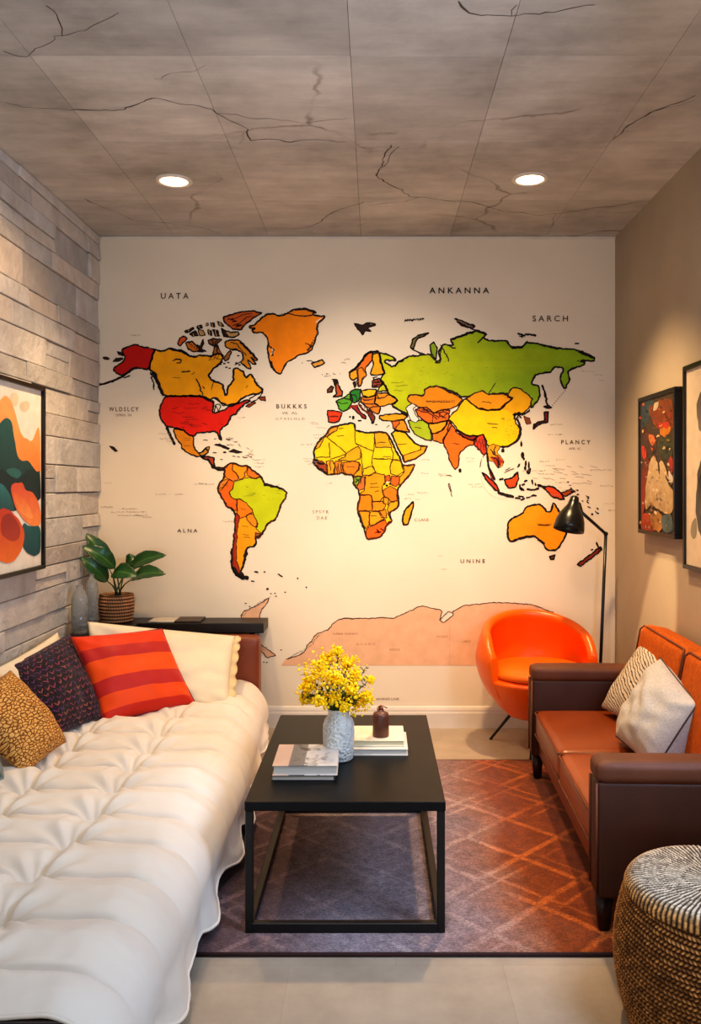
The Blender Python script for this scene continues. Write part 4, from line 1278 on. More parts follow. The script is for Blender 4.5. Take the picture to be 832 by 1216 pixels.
M_RUG = k.done(0.95, 0, 0.1, 0, 0.15)
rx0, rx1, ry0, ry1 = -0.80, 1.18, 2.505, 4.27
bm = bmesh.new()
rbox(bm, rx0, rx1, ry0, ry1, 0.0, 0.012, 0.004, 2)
t = thing('area_rug', 'low pile rug with faded diamond lines and warm light painted in from purple grey to rust', 'rug', ((rx0 + rx1) / 2, (ry0 + ry1) / 2, 0))
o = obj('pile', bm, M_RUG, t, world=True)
M_BIND = plain('rug_binding', (58, 36, 36), 0.95, bump=0.5, bscale=200)
bm = bmesh.new()
for a, b in (((rx0, ry0), (rx1, ry0)), ((rx1, ry0), (rx1, ry1)), ((rx1, ry1), (rx0, ry1)), ((rx0, ry1), (rx0, ry0))):
    tube(bm, [(a[0], a[1], 0.0065), (b[0], b[1], 0.0065)], 0.0065, 8)
obj('binding', bm, M_BIND, t, world=True)
RUG = 0.0125

# ------------------------------------------------------------------ coffee table
M_TBL = plain('table_black_lacquer', (11, 12, 15), 0.42, 0, 0.24, var=0.1, vscale=3, bump=0.02)
M_TFR = plain('table_black_steel', (13, 12, 12), 0.45, var=0.1)
tx0, tx1, ty0, ty1, tz = (290 - VX) * 0.00261, (529 - VX) * 0.00261, 2.61, 3.60, 0.421
t = thing('coffee_table', 'low black coffee table with a thin top and open square steel frame on the rug', 'table', ((tx0 + tx1) / 2, (ty0 + ty1) / 2, RUG))
bm = bmesh.new(); rbox(bm, tx0, tx1, ty0, ty1, tz - 0.03, tz, 0.003, 2)
obj('tabletop', bm, M_TBL, t, False, world=True)
w = 0.024
for x in (tx0 + 0.002, tx1 - w - 0.002):
    for y in (ty0 + 0.002, ty1 - w - 0.002):
        bm = bmesh.new(); rbox(bm, x, x + w, y, y + w, RUG, tz - 0.03, 0.002, 1)
        obj('leg', bm, M_TFR, t, False, world=True)
for y in (ty0 + 0.002, ty1 - w - 0.002):
    bm = bmesh.new(); rbox(bm, tx0 + w, tx1 - w, y, y + w, RUG, RUG + 0.03, 0.002, 1)
    obj('floor_rail', bm, M_TFR, t, False, world=True)
for x in (tx0 + 0.002, tx1 - w - 0.002):
    bm = bmesh.new(); rbox(bm, x, x + w, ty0 + w, ty1 - w, RUG, RUG + 0.03, 0.002, 1)
    obj('floor_rail', bm, M_TFR, t, False, world=True)

# ------------------------------------------------------------------ books
def book(label, x0, x1, y0, y1, z0, h, rotz, mats, group=None, title=None):
    """mats: cover, pages; spine faces the camera edge (y0)"""
    cx, cy = (x0 + x1) / 2, (y0 + y1) / 2
    t = thing('book', label, 'book', (cx, cy, z0), rotz, group)
    a, b = (x1 - x0) / 2, (y1 - y0) / 2
    c = 0.0028
    bm = bmesh.new()
    rbox(bm, -a, a, -b, b, 0, c, 0.0008, 1)
    rbox(bm, -a, a, -b, b, h - c, h, 0.0008, 1)
    rbox(bm, -a, a, b - 0.003, b, c * 0.8, h - c * 0.8, 0.0008, 1)
    obj('cover', bm, mats[0], t, False)
    bm = bmesh.new()
    rbox(bm, -a + 0.005, a - 0.005, -b + 0.004, b - 0.003, c, h - c, 0, 1)
    obj('pages', bm, mats[1], t, False)
    return t
def pages_mat(name, c):
    k = NT(name)
    v = k.coord(scale=(1, 1, 1))
    s = k.sep(v)
    w = k.noise(k.comb(0.0, k.math('MULTIPLY', s[1], 3.0), k.math('MULTIPLY', s[2], 900.0)), 1.0, 3)
    k.base(k.ramp(w, [(0.35, tuple(x * 0.72 for x in c)), (0.65, c)]))
    return k.done(0.8)
M_PG = pages_mat('page_edges', (222, 214, 202))
M_PG2 = pages_mat('page_edges_cream', (222, 212, 176))
k = NT('photo_cover')
v = k.coord(); s = k.sep(v)
# a photograph on the jacket: pale left block, grey middle with a dark loop, white right with tan touches
gx = k.math('ADD', k.math('MULTIPLY', s[0], 4.6), 0.5)
n = k.noise(v, 26, 5, 0.6)
band = k.ramp(gx, [(0.0, (196, 158, 136)), (0.24, (196, 158, 136)), (0.26, (92, 88, 88)), (0.48, (104, 100, 98)), (0.5, (196, 188, 178)), (1.0, (200, 192, 184))])
dark = k.ramp(n, [(0.52, (1, 1, 1, 1)), (0.58, (0.12, 0.1, 0.1, 1))])
msk = k.ramp(gx, [(0.28, (0, 0, 0, 1)), (0.36, (1, 1, 1, 1)), (0.5, (1, 1, 1, 1)), (0.56, (0.1, 0.1, 0.1, 1)), (0.72, (0.8, 0.8, 0.8, 1)), (0.9, (0.0, 0.0, 0.0, 1))])
k.base(k.mix(msk, band, k.mix(1.0, band, dark, 'MULTIPLY')))
M_COVA = k.done(0.3)
M_COVB = plain('book_cover_charcoal', (52, 48, 48), 0.4, var=0.05)
M_COVC = plain('book_cover_white', (206, 202, 192), 0.4, var=0.03)
M_COVD = plain('book_cover_pale_green', (200, 196, 158), 0.45, var=0.04)
M_COVE = plain('book_cover_ivory', (226, 216, 188), 0.45, var=0.03)
bx0, bx1 = (323 - VX) * 0.0028, (399 - VX) * 0.0028
book('thin charcoal book under the photo-covered book on the coffee table', bx0 - 0.003, bx1 - 0.004, 2.795, 2.995, tz, 0.018, 0.0, (M_COVB, M_PG), 'books on the coffee table')
book('thicker book with a grey photograph cover on top of the left stack', bx0, bx1 + 0.003, 2.79, 3.02, tz + 0.0185, 0.034, 0.012, (M_COVA, M_PG), 'books on the coffee table')
book('white hardback at the bottom of the stack behind the vase', -0.135, 0.117, 3.055, 3.27, tz, 0.024, 0.0, (M_COVC, M_PG), 'books on the coffee table')
book('ivory softback with pale green edges under the brown bottle', -0.13, 0.106, 3.085, 3.275, tz + 0.0245, 0.022, 0.0, (M_COVE, M_PG2), 'books on the coffee table')
bz = tz + 0.0245 + 0.0225
# ------------------------------------------------------------------ small brown bottle
M_CLAY = plain('brown_glaze', (94, 54, 38), 0.42, var=0.15, vscale=20)
M_BRASS = plain('dark_copper', (120, 62, 34), 0.35, 0.8, var=0.1)
c = P(452, 0, 3.13)
t = thing('bottle', 'small brown bottle with a wire stopper standing on the ivory book', 'bottle', (c.x, 3.14, bz))
bm = bmesh.new()
lathe(bm, [(0, 0), (0.027, 0), (0.0305, 0.004), (0.0308, 0.05), (0.0305, 0.076), (0.027, 0.086), (0.016, 0.091), (0.012, 0.093), (0.012, 0.098), (0, 0.098)], 36)
obj('body', bm, M_CLAY, t)
bm = bmesh.new()
lathe(bm, [(0.008, 0.097), (0.0095, 0.100), (0.0085, 0.106), (0.004, 0.109), (0.0035, 0.114), (0, 0.115)], 20)
tube(bm, [(-0.013, 0, 0.096), (-0.012, 0, 0.107), (-0.004, 0, 0.111), (0.006, 0, 0.112), (0.017, 0, 0.107), (0.024, 0, 0.104)], 0.0018, 6)
obj('stopper', bm, M_BRASS, t)

# ------------------------------------------------------------------ vase with yellow flowers
k = NT('white_stoneware')
v = k.coord()
vo = k.n('ShaderNodeTexVoronoi'); vo.inputs['Scale'].default_value = 95
k.l(v, vo.inputs['Vector'])
nn = k.noise(v, 60, 4)
k.base(k.ramp(vo.outputs['Distance'], [(0.1, (190, 196, 196)), (0.6, (222, 222, 216))]))
k.bump(k.math('ADD', vo.outputs['Distance'], nn), 0.9, 0.006)
M_VASE = k.done(0.6)
vx, vy = P(401.5, 0, 2.99).x, 3.02
t = thing('vase', 'white pebbled stoneware vase on the coffee table holding yellow flowers', 'vase', (vx, vy, tz))
bm = bmesh.new()
lathe(bm, [(0, 0), (0.046, 0), (0.052, 0.006), (0.0555, 0.05), (0.0565, 0.10), (0.055, 0.128), (0.048, 0.146), (0.040, 0.155), (0.037, 0.163), (0.0375, 0.172), (0.041, 0.180), (0.040, 0.183), (0.036, 0.181), (0.033, 0.165), (0.036, 0.15), (0.045, 0.13), (0.045, 0.02), (0, 0.012)], 64,
      disp=lambda a, z, r: 0.0016 * noise.noise(Vector((math.cos(a) * 3.0, math.sin(a) * 3.0, z * 60))) * (1 if r > 0.03 else 0))
obj('body', bm, M_VASE, t)
M_STEM = plain('flower_stem', (66, 82, 30), 0.6, var=0.2, vscale=30)
k = NT('yellow_blossom')
v = k.coord()
k.base(k.ramp(k.noise(v, 42, 4), [(0.3, (246, 184, 4)), (0.5, (253, 212, 10)), (0.7, (255, 236, 80))]))
M_BLOOM = k.done(0.7, 0, 0.2)
M_BLOOM.node_tree.nodes['Principled BSDF'].inputs['Subsurface Weight'].default_value = 0.0
k = NT('sprig_leaf')
v = k.coord()
k.base(k.ramp(k.noise(v, 30, 3), [(0.35, (44, 62, 20)), (0.65, (112, 128, 44))]))
M_SPRIG = k.done(0.55)
fr_ = random.Random(11)
mouth = Vector((vx, vy, tz + 0.178))
def leaflet(bm, p, d, l, w):
    d = d.normalized()
    s = d.cross(Vector((0, 0, 1)))
    if s.length < 0.1:
        s = Vector((1, 0, 0))
    s.normalize()
    u = s.cross(d)
    a = bm.verts.new(p); b = bm.verts.new(p + d * l * 0.5 + s * w); c_ = bm.verts.new(p + d * l); e = bm.verts.new(p + d * l * 0.5 - s * w)
    m = bm.verts.new(p + d * l * 0.5 - u * w * 0.4)
    for q in ((a, b, m), (b, c_, m), (c_, e, m), (e, a, m)):
        bm.faces.new(q)
def puff(bm, p, r):
    g = bmesh.ops.create_icosphere(bm, subdivisions=1, radius=r)
    for v in g['verts']:
        v.co = v.co * fr_.uniform(0.75, 1.25) + p
# tips in picture pixels with the size of the flower head
tips = [(376, 792, 2.98, 17, 1), (400, 772, 3.03, 6, 1), (412, 785, 3.06, 11, 1), (366, 812, 2.95, 11, 1), (392, 800, 2.9, 14, 1), (428, 832, 3.0, 12, 1), (420, 800, 3.0, 9, 1), (436, 790, 3.04, 4, 0),
        (363, 826, 3.0, 9, 1), (398, 826, 2.91, 9, 1), (388, 780, 3.08, 10, 1), (418, 818, 2.92, 8, 1), (405, 808, 2.88, 8, 1), (356, 828, 2.98, 3, 0), (440, 806, 3.0, 4, 1), (362, 800, 3.06, 6, 0), (380, 830, 2.9, 8, 1), (410, 838, 2.9, 7, 1), (430, 815, 3.08, 5, 0), (436, 826, 2.93, 7, 1)]
for i, (px, py, Y, hr, bloom) in enumerate(tips):
    tip = P(px, py, Y + 0.02)
    d0 = tip - mouth
    root = mouth + Vector((d0.x * 0.12, d0.y * 0.1, -0.11))
    rim = mouth + Vector((max(-0.022, min(0.022, d0.x * 0.22)), max(-0.02, min(0.02, d0.y * 0.25)), 0.0))
    mid = rim.lerp(tip, 0.5) + Vector((0, 0, 0.012))
    st = thing('flower_stem', ('sprig of fluffy yellow blossom standing in the white vase' if bloom else 'leafy green sprig with few buds standing in the white vase'), 'flower', root, 0, 'yellow flower stems in the white vase')
    bm = bmesh.new()
    pts = [root, rim, rim.lerp(mid, 0.5) + Vector((0, 0, 0.004)), mid, mid.lerp(tip, 0.55), tip]
    tube(bm, pts, [0.0022, 0.002, 0.0018, 0.0016, 0.0012, 0.0008], 5)
    twigs = []
    for q in range(9):
        tt = 0.25 + 0.75 * q / 9
        base = rim.lerp(mid, tt * 2) if tt < 0.5 else mid.lerp(tip, tt * 2 - 1)
        e = base + Vector((fr_.uniform(-1, 1), fr_.uniform(-1, 1), fr_.uniform(0.1, 1))).normalized() * fr_.uniform(0.014, 0.034)
        tube(bm, [base, base.lerp(e, 0.5) + Vector((0, 0, 0.003)), e], [0.001, 0.0008, 0.0005], 4)
        twigs.append((base, e))
    obj('stem', bm, M_STEM, st, world=True)
    bm = bmesh.new()
    for base, e in twigs:
        for q in range(9):
            tt = fr_.random()
            d = (e - base).normalized() + Vector((fr_.uniform(-1, 1), fr_.uniform(-1, 1), fr_.uniform(-0.4, 1))) * 0.8
            leaflet(bm, base.lerp(e, tt), d, fr_.uniform(0.006, 0.014), fr_.uniform(0.0014, 0.003))
    for q in range(60):
        tt = fr_.random() ** 1.4
        base = rim.lerp(mid, tt)
        d = Vector((fr_.uniform(-1, 1), fr_.uniform(-1, 1), fr_.uniform(0.1, 1.4)))
        leaflet(bm, base, d, fr_.uniform(0.014, 0.032), fr_.uniform(0.0018, 0.0036))
    obj('foliage', bm, M_SPRIG, st, False, world=True)
    if bloom:
        bm = bmesh.new()
        rr = hr * Y / F
        for q in range(int(26 + hr * 9)):
            d = Vector((fr_.gauss(0, 0.5), fr_.gauss(0, 0.5), fr_.gauss(0, 0.5)))
            puff(bm, tip + Vector((0, 0, -rr * 0.25)) + d * rr * 0.95, fr_.uniform(0.003, 0.0062))
        for base, e in twigs[6:]:
            for q in range(3):
                puff(bm, e + Vector((fr_.gauss(0, 0.004), fr_.gauss(0, 0.004), fr_.gauss(0, 0.004))), fr_.uniform(0.002, 0.004))
        obj('blossom', bm, M_BLOOM, st, False, world=True)
    else:
        bm = bmesh.new()
        for base, e in twigs[4:]:
            puff(bm, e, fr_.uniform(0.002, 0.0035))
        puff(bm, tip, 0.004)
        obj('bud', bm, M_BLOOM, st, False, world=True)
# ------------------------------------------------------------------ bed
k = NT('brown_leather')
v = k.coord()
n1 = k.noise(v, 3, 6)
k.base(k.ramp(n1, [(0.3, (112, 54, 32)), (0.7, (136, 68, 40))]))
vo = k.n('ShaderNodeTexVoronoi'); vo.inputs['Scale'].default_value = 260
k.l(v, vo.inputs['Vector'])
k.bump(vo.outputs['Distance'], 0.12, 0.002)
M_LEATH = k.done(0.42, 0, 0.45)
k = NT('brown_arm_shaded')  # sofa arm sides: shade painted in as a darker brown
v = k.coord()
k.base(k.ramp(k.noise(v, 4, 6), [(0.3, (58, 27, 14)), (0.7, (76, 38, 21))]))
k.bump(k.noise(v, 240, 4), 0.25, 0.003)
M_ARM = k.done(0.5, 0, 0.35)
k = NT('brown_arm_lit')  # arm tops: the arm brown painted lighter for the light on them
v = k.coord()
k.base(k.ramp(k.noise(v, 4, 6), [(0.3, (90, 50, 31)), (0.7, (112, 66, 44))]))
k.bump(k.noise(v, 240, 4), 0.25, 0.003)
M_PAD = k.done(0.55, 0, 0.35)
M_WOOD = plain('dark_walnut', (44, 24, 16), 0.4, var=0.2, vscale=12)
M_MATT = plain('mattress_ticking', (216, 208, 194), 0.9, var=0.03)

bedx0, bedx1, bedy0, bedy1 = -1.565, -0.645, 1.78, 4.52
t = thing('bed', 'long low daybed with a brown leather headboard under the white quilted cover', 'bed', ((bedx0 + bedx1) / 2, (bedy0 + bedy1) / 2, 0))
bm = bmesh.new(); rbox(bm, bedx0, bedx1, bedy0, bedy1, 0.07, 0.19, 0.012, 2)
obj('base', bm, M_LEATH, t, world=True)
bm = bmesh.new(); rbox(bm, bedx0, bedx1 + 0.01, 1.748, 1.778, 0.05, 0.292, 0.008, 2)
obj('footboard', bm, M_WOOD, t, world=True)
bm = bmesh.new(); puffbox(bm, bedx0 + 0.01, bedx1 - 0.01, bedy0 + 0.02, bedy1 - 0.01, 0.19, 0.295, 0.05, 12)
obj('mattress', bm, M_MATT, t, world=True)
bm = bmesh.new(); puffbox(bm, -1.285, -0.628, 4.525, 4.635, 0.05, 0.585, 0.022, 14, (0.0, 0.01, 0.004))
obj('headboard', bm, M_LEATH, t, world=True)
for x in (bedx0 + 0.05, bedx1 - 0.05):
    for y in (bedy0 + 0.06, bedy1 - 0.06):
        bm = bmesh.new(); lathe(bm, [(0, 0), (0.02, 0), (0.028, 0.07), (0, 0.07)], 20, Matrix.Translation((x, y, 0)))
        o = obj('leg', bm, M_WOOD, t, world=True)

# quilted cover: a cloth surface with stitched channels pulled down at the tufts, hanging over the right side and the foot
TOP = 0.322
seamsY = [4.33, 4.10, 3.87, 3.63, 3.42, 3.20, 2.975, 2.74, 2.53, 2.31, 2.09, 1.87]
seamsX = [-1.245, -0.93, -0.625]
NS, NL = 190, 400
def quilt_top(x, y, s):
    wy = 0.02 * noise.noise(Vector((x * 2.2, y * 1.3, 4.0)))
    wx = 0.03 * noise.noise(Vector((x * 1.1, y * 2.0, 8.0)))
    yy, xx = y + wy, x + wx
    ds = min(abs(yy - a) for a in seamsY)
    dx = min(abs(xx - a) for a in seamsX[:2])
    h = 0.038 * (min(1, ds / 0.115) ** 0.55)
    side = max(0.0, min(1.0, (x + 0.68) / 0.10))
    crease = -0.012 * math.exp(-(ds / 0.010) ** 2) * (1 - 0.5 * side)
    crease += -0.016 * math.exp(-(dx / 0.022) ** 2) - 0.010 * math.exp(-(abs(xx - seamsX[2]) / 0.012) ** 2) * 0.35
    tuft = 0
    near = 9
    for a in seamsX[:2]:
        r2 = ((xx - a) / 0.055) ** 2 + (ds / 0.045) ** 2
        tuft -= 0.032 * math.exp(-r2)
        near = min(near, math.hypot(xx - a, ds))
    # gathers radiating from the tufts
    g = 0
    for a in seamsX[:2]:
        dd = math.hypot(xx - a, ds)
        ang = math.atan2(ds, xx - a)
        g += 0.009 * math.sin(ang * 9 + 11 * noise.noise(Vector((a, round(y / 0.22), 2)))) * math.exp(-((dd - 0.07) / 0.06) ** 2)
    n2 = 0.014 * noise.noise(Vector((x * 3.2, y * 4.0, 0.5))) + 0.006 * noise.noise(Vector((x * 5, y * 18, 1.5))) + 0.003 * noise.noise(Vector((x * 22, y * 34, 7)))
    return (h + crease + tuft + g + n2) * (1 - 0.35 * side)

def duvet_pt(u, y):
    """u: arc length from the wall side, y: along the bed"""
    x0 = -1.572
    flat = -0.675 - x0           # flat top width
    rad = 0.15
    arc = rad * PI / 2
    foot = max(0.0, (1.80 - y) / 0.16)
    fy = 1 - min(1, foot) ** 2.2 * 0.2
    # the cloth narrows a little towards the headboard
    flat -= 0.055 * max(0.0, min(1.0, (y - 3.3) / 1.0)) ** 1.2
    HANG = UMAX - flat - arc
    # folds of the hanging side
    drop_len = 0.11 + 0.035 * noise.noise(Vector((y * 1.9, 2, 0))) + 0.02 * math.sin(y * 15 + 2.2 * noise.noise(Vector((y * 3, 1, 1))))
    drop_len += 0.13 * max(0.0, min(1.0, (2.0 - y) / 0.2))
    if y > 3.6:
        drop_len *= max(0.62, 1 - (y - 3.6) * 0.6)
    if u <= flat:
        x = x0 + u
        z = TOP + quilt_top(x, y, 0)
        nx, nz = 0, 1
        return Vector((x, y, z * 1.0))
    if u <= flat + arc:
        a = (u - flat) / rad
        x = x0 + flat + rad * math.sin(a)
        z = TOP - rad + rad * math.cos(a)
        q = quilt_top(x0 + flat + (u - flat), y, 0) * (1 - 0.75 * a / (PI / 2))
        return Vector((x + math.sin(a) * q, y, z + math.cos(a) * q))
    s = (u - flat - arc) / HANG          # 0..1 down the hanging cloth
    q = quilt_top(x0 + flat + arc, y, 0) * 0.25
    fold = 0.030 * math.sin(y * 15 + 2.2 * noise.noise(Vector((y * 3, 1, 1)))) + 0.02 * noise.noise(Vector((y * 6, 3, s * 1.2))) + 0.006 * noise.noise(Vector((y * 26, 3, s * 2)))
    e = min(1, s * 1.1)
    e = e * e * (3 - 2 * e)
    x = x0 + flat + rad + q + 0.012 * s ** 1.3 + 0.55 * fold * e
    z = TOP - rad - s * drop_len
    return Vector((x, y, z))

UMAX = 0.897 + 0.15 * PI / 2 + 0.2
bm = bmesh.new()
grid = []
for j in range(NL + 1):
    y = 4.50 - (4.50 - 1.735) * j / NL
    row = []
    for i in range(NS + 1):
        u = UMAX * i / NS
        p = duvet_pt(u, y)
        # turn down over the foot end
        if y < 1.86:
            q = (1.86 - y) / 0.125
            p.z -= 0.055 * q ** 2.0 * (1.0 if p.z > TOP - 0.1 else 0.15)
        # far end sinks under the pillows
        row.append(bm.verts.new(p))
    grid.append(row)
for j in range(NL):
    for i in range(NS):
        bm.faces.new((grid[j][i], grid[j + 1][i], grid[j + 1][i + 1], grid[j][i + 1]))
# piped hem along the hanging edge and the foot
bmesh.ops.recalc_face_normals(bm, faces=bm.faces[:])
k = NT('white_quilted_cotton')
v = k.coord()
k.base(k.ramp(k.noise(v, 2.0, 4), [(0.3, (218, 209, 196)), (0.7, (230, 223, 212))]))
k.bump(k.noise(v, 420, 3), 0.08, 0.001)
M_DUV = k.done(0.75, 0, 0.25, 0, 0.2)
hem = [grid[j][NS].co.copy() for j in range(0, NL + 1, 2)]
footv = [grid[NL][i].co.copy() for i in range(0, NS + 1, 2)]
t = thing('quilt', 'white tufted quilt spread over the daybed and hanging down its side', 'quilt', (-1.1, 3.0, TOP))
o = obj('cover', bm, M_DUV, t, world=True)
sm = o.modifiers.new('thick', 'SOLIDIFY'); sm.thickness = 0.008; sm.offset = -1
bm = bmesh.new(); tube(bm, hem, 0.0048, 6); tube(bm, footv, 0.0048, 6)
obj('piped_hem', bm, M_DUV, t, world=True)

# ------------------------------------------------------------------ cushions
def pillow(name, label, cat, bl, br, tr, tl, thick, mat, piping=None, n=36, seed=1, bow=0.05, plump=0.42, wr=0.006, flange=None, back=0.8, group=None, parts=None, sag=0.0):
    bl, br, tr, tl = map(Vector, (bl, br, tr, tl))
    cen = (bl + br + tr + tl) / 4
    nrm = ((br - bl).cross(tl - bl) + (br - tr).cross(tr - tl) * 0).normalized()
    t = thing(name, label, cat, cen, 0, group)
    bm = bmesh.new()
    uvl = bm.loops.layers.uv.new('UVMap')
    def pos(u, v, side):
        # u, v in -1..1; the sides bow inwards so the corners stand out
        uu = u * (1 - bow * (1 - v * v))
        vv = v * (1 - bow * (1 - u * u))
        a, b = (uu + 1) / 2, (vv + 1) / 2
        p = bl.lerp(br, a).lerp(tl.lerp(tr, a), b)
        h = max(0.0, (1 - u * u) * (1 - v * v)) ** plump
        w = 1 + 0.18 * noise.noise(Vector((u * 1.6 + seed, v * 1.6, seed * 2.3)))
        q = noise.noise(Vector((u * 3.5 + seed * 5, v * 3.5, side * 3))) * wr * (0.3 + h)
        # gathers running in from the corners
        e = (abs(u) * abs(v)) ** 2
        q += wr * 0.9 * e * math.sin(14 * (abs(u) - abs(v)) + seed) * h ** 0.3
        th = thick * (1 if side > 0 else back)
        lowfat = 1 + sag * (-v)
        return p + nrm * side * (h * th * w * lowfat + (q if h > 0.01 else 0))
    S = {}
    for side in (1, -1):
        for j in range(n + 1):
            for i in range(n + 1):
                edge = i in (0, n) or j in (0, n)
                if side < 0 and edge:
                    S[side, i, j] = S[1, i, j]
                    continue
                u, v = -math.cos(PI * i / n), -math.cos(PI * j / n)
                u, v = 0.45 * u + 0.55 * (2 * i / n - 1), 0.45 * v + 0.55 * (2 * j / n - 1)
                S[side, i, j] = bm.verts.new(pos(u, v, side))
        for j in range(n):
            for i in range(n):
                q = [(i, j), (i + 1, j), (i + 1, j + 1), (i, j + 1)]
                if side < 0:
                    q = q[::-1]
                f = bm.faces.new([S[side, a, b] for a, b in q])
                for l, (a, b) in zip(f.loops, q):
                    l[uvl].uv = (a / n, b / n)
    rim = [S[1, i, 0].co.copy() for i in range(n)] + [S[1, n, j].co.copy() for j in range(n)] + [S[1, i, n].co.copy() for i in range(n, 0, -1)] + [S[1, 0, j].co.copy() for j in range(n, 0, -1)]
    obj('cover', bm, mat, t, world=True)
    if piping:
        b2 = bmesh.new()
        tube(b2, rim + [rim[0]], piping[1], 8, False)
        obj('piping', b2, piping[0], t, world=True)
    if flange:
        # scalloped frill along the right-hand edge
        b2 = bmesh.new()
        edge = [S_co for S_co in rim[n:2 * n + 1]]
        out = ((br + tr) / 2 - cen).normalized()
        prev = None
        m = len(edge)
        for i, p in enumerate(edge):
            s = i / (m - 1)
            wd = flange[1] * (0.55 + 0.45 * abs(math.sin(s * PI * 7)) ** 0.6)
            wv = nrm * 0.014 * math.sin(s * PI * 14)
            cur = [b2.verts.new(p - out * 0.012), b2.verts.new(p + out * wd * 0.5 + wv * 0.5), b2.verts.new(p + out * wd + wv)]
            if prev:
                for q in range(2):
                    b2.faces.new((prev[q], prev[q + 1], cur[q + 1], cur[q]))
            prev = cur
        o = obj('frill', b2, flange[0], t, world=True)
        sm = o.modifiers.new('thick', 'SOLIDIFY'); sm.thickness = 0.004
    return t

M_CREAM = plain('cream_linen', (232, 218, 190), 0.85, var=0.03, bump=0.08, bscale=300, sheen=0.15)
M_FRILL = plain('frill_linen', (222, 196, 152), 0.85, var=0.05)
pillow('pillow', 'plain white pillow at the far left behind the navy cushion', 'pillow', (-1.40, 3.42, 0.385), (-1.40, 4.02, 0.385), (-1.548, 4.10, 0.688), (-1.548, 3.38, 0.655), 0.05, M_CREAM, seed=3)
pillow('pillow', 'long cream pillow with a scalloped frill leaning on the headboard', 'pillow', P(112, 842, 4.10), P(271, 838, 4.16), P(279, 755, 4.44), P(104, 738, 4.16), 0.10, M_CREAM, seed=5, bow=0.015, plump=0.36, flange=(M_FRILL, 0.034), wr=0.012)

# orange and crimson banded cushion
k = NT('banded_silk')
v = k.coord('UV'); s = k.sep(v)
wob = k.math('ADD', s[1], k.math('MULTIPLY', k.math('SUBTRACT', k.noise(v, 3, 2), 0.5), 0.02))
A, B, D = (236, 74, 10), (188, 40, 36), (196, 40, 16)
k.base(k.ramp(wob, [(0.0, D), (0.14, (232, 78, 12)), (0.30, B), (0.44, (236, 84, 12)), (0.62, B), (0.75, (228, 62, 14))], 'CONSTANT'))
k.bump(k.noise(k.coord('UV', (1, 60, 1)), 6, 3), 0.12, 0.002)
M_BAND = k.done(0.55, 0, 0.3, 0, 0.1)
M_DRED = plain('dark_red_cord', (122, 26, 22), 0.7, var=0.1)
pillow('cushion', 'bright orange cushion with two crimson bands in front of the cream pillow', 'cushion', P(124, 860, 3.78), P(232, 836, 4.05), P(192, 747, 4.18), P(84, 757, 3.96), 0.075, M_BAND, (M_DRED, 0.0045), seed=8, wr=0.008, bow=0.04)

# navy cushion with staggered pink and violet stitches
k = NT('navy_stitched')
v = k.coord('UV', (1, 1, 1)); s = k.sep(v)
rows = k.math('ADD', k.math('MULTIPLY', s[1], 17.0), k.math('MULTIPLY', k.noise(k.coord('UV', (9, 9, 1)), 1.0, 3), 0.9))
rid = k.math('FLOOR', rows)
odd = k.math('MULTIPLY', k.math('MODULO', rid, 2.0), 0.5)
cx = k.math('ADD', k.math('ADD', k.math('MULTIPLY', s[0], 15.0), odd), k.math('MULTIPLY', k.noise(k.coord('UV', (14, 14, 1), (0, 0, 0), (3, 1, 0)), 1.0, 3), 0.9))
nz = k.noise(k.coord('UV', (30, 30, 1)), 1.0, 3)
fx = k.math('ABSOLUTE', k.math('SUBTRACT', k.math('FRACT', cx), 0.5))
fy = k.math('SUBTRACT', k.math('FRACT', rows), 0.5)
zz = k.math('ABSOLUTE', k.math('SUBTRACT', fy, k.math('SUBTRACT', k.math('MULTIPLY', fx, 1.3), 0.3)))
mk = k.math('MULTIPLY', k.math('LESS_THAN', zz, 0.14), k.math('LESS_THAN', fx, 0.36))
mk = k.math('MULTIPLY', mk, k.math('GREATER_THAN', nz, 0.42))
wn = k.n('ShaderNodeTexWhiteNoise', noise_dimensions='2D')
k.l(k.comb(k.math('FLOOR', cx), rid), wn.inputs['Vector'])
stc = k.ramp(wn.outputs['Value'], [(0.0, (98, 52, 100)), (0.35, (140, 62, 88)), (0.7, (150, 84, 78)), (0.9, (78, 52, 112))], 'CONSTANT')
k.base(k.mix(mk, k.ramp(nz, [(0.3, (20, 15, 26)), (0.7, (34, 24, 38))]), stc))
k.bump(k.math('ADD', mk, k.noise(v, 90, 3)), 0.4, 0.004)
M_NAVY = k.done(0.85, 0, 0.2, 0, 0.2)
pillow('cushion', 'dark navy cushion with small pink and violet stitches', 'cushion', P(42, 886, 3.42), P(125, 853, 3.84), P(82, 752, 4.08), P(-6, 797, 3.45), 0.075, M_NAVY, seed=12, bow=0.04)

# mustard cushion with an embossed maze of brown lines
k = NT('mustard_maze')
v = k.coord('UV', (19, 32, 1), (0, 0, 0.12))
vo = k.n('ShaderNodeTexVoronoi', feature='DISTANCE_TO_EDGE', voronoi_dimensions='2D')
vo.inputs['Scale'].default_value = 1.0; vo.inputs['Randomness'].default_value = 0.9
nt = k.n('ShaderNodeTexNoise'); nt.inputs['Scale'].default_value = 0.9; nt.inputs['Detail'].default_value = 2
k.l(v, nt.inputs['Vector'])
va = k.n('ShaderNodeVectorMath', operation='MULTIPLY_ADD')
k.l(nt.outputs['Color'], va.inputs[0]); va.inputs[1].default_value = (1.4, 0.9, 0); k.l(v, va.inputs[2])
k.l(va.outputs[0], vo.inputs['Vector'])
e = k.ramp(vo.outputs['Distance'], [(0.05, (0, 0, 0, 1)), (0.15, (1, 1, 1, 1))])
k.base(k.mix(e, (142, 84, 32), k.ramp(k.noise(k.coord('UV', (9, 9, 1)), 2, 4), [(0.3, (216, 156, 76)), (0.7, (236, 186, 112))])))
k.bump(e, 0.9, 0.008)
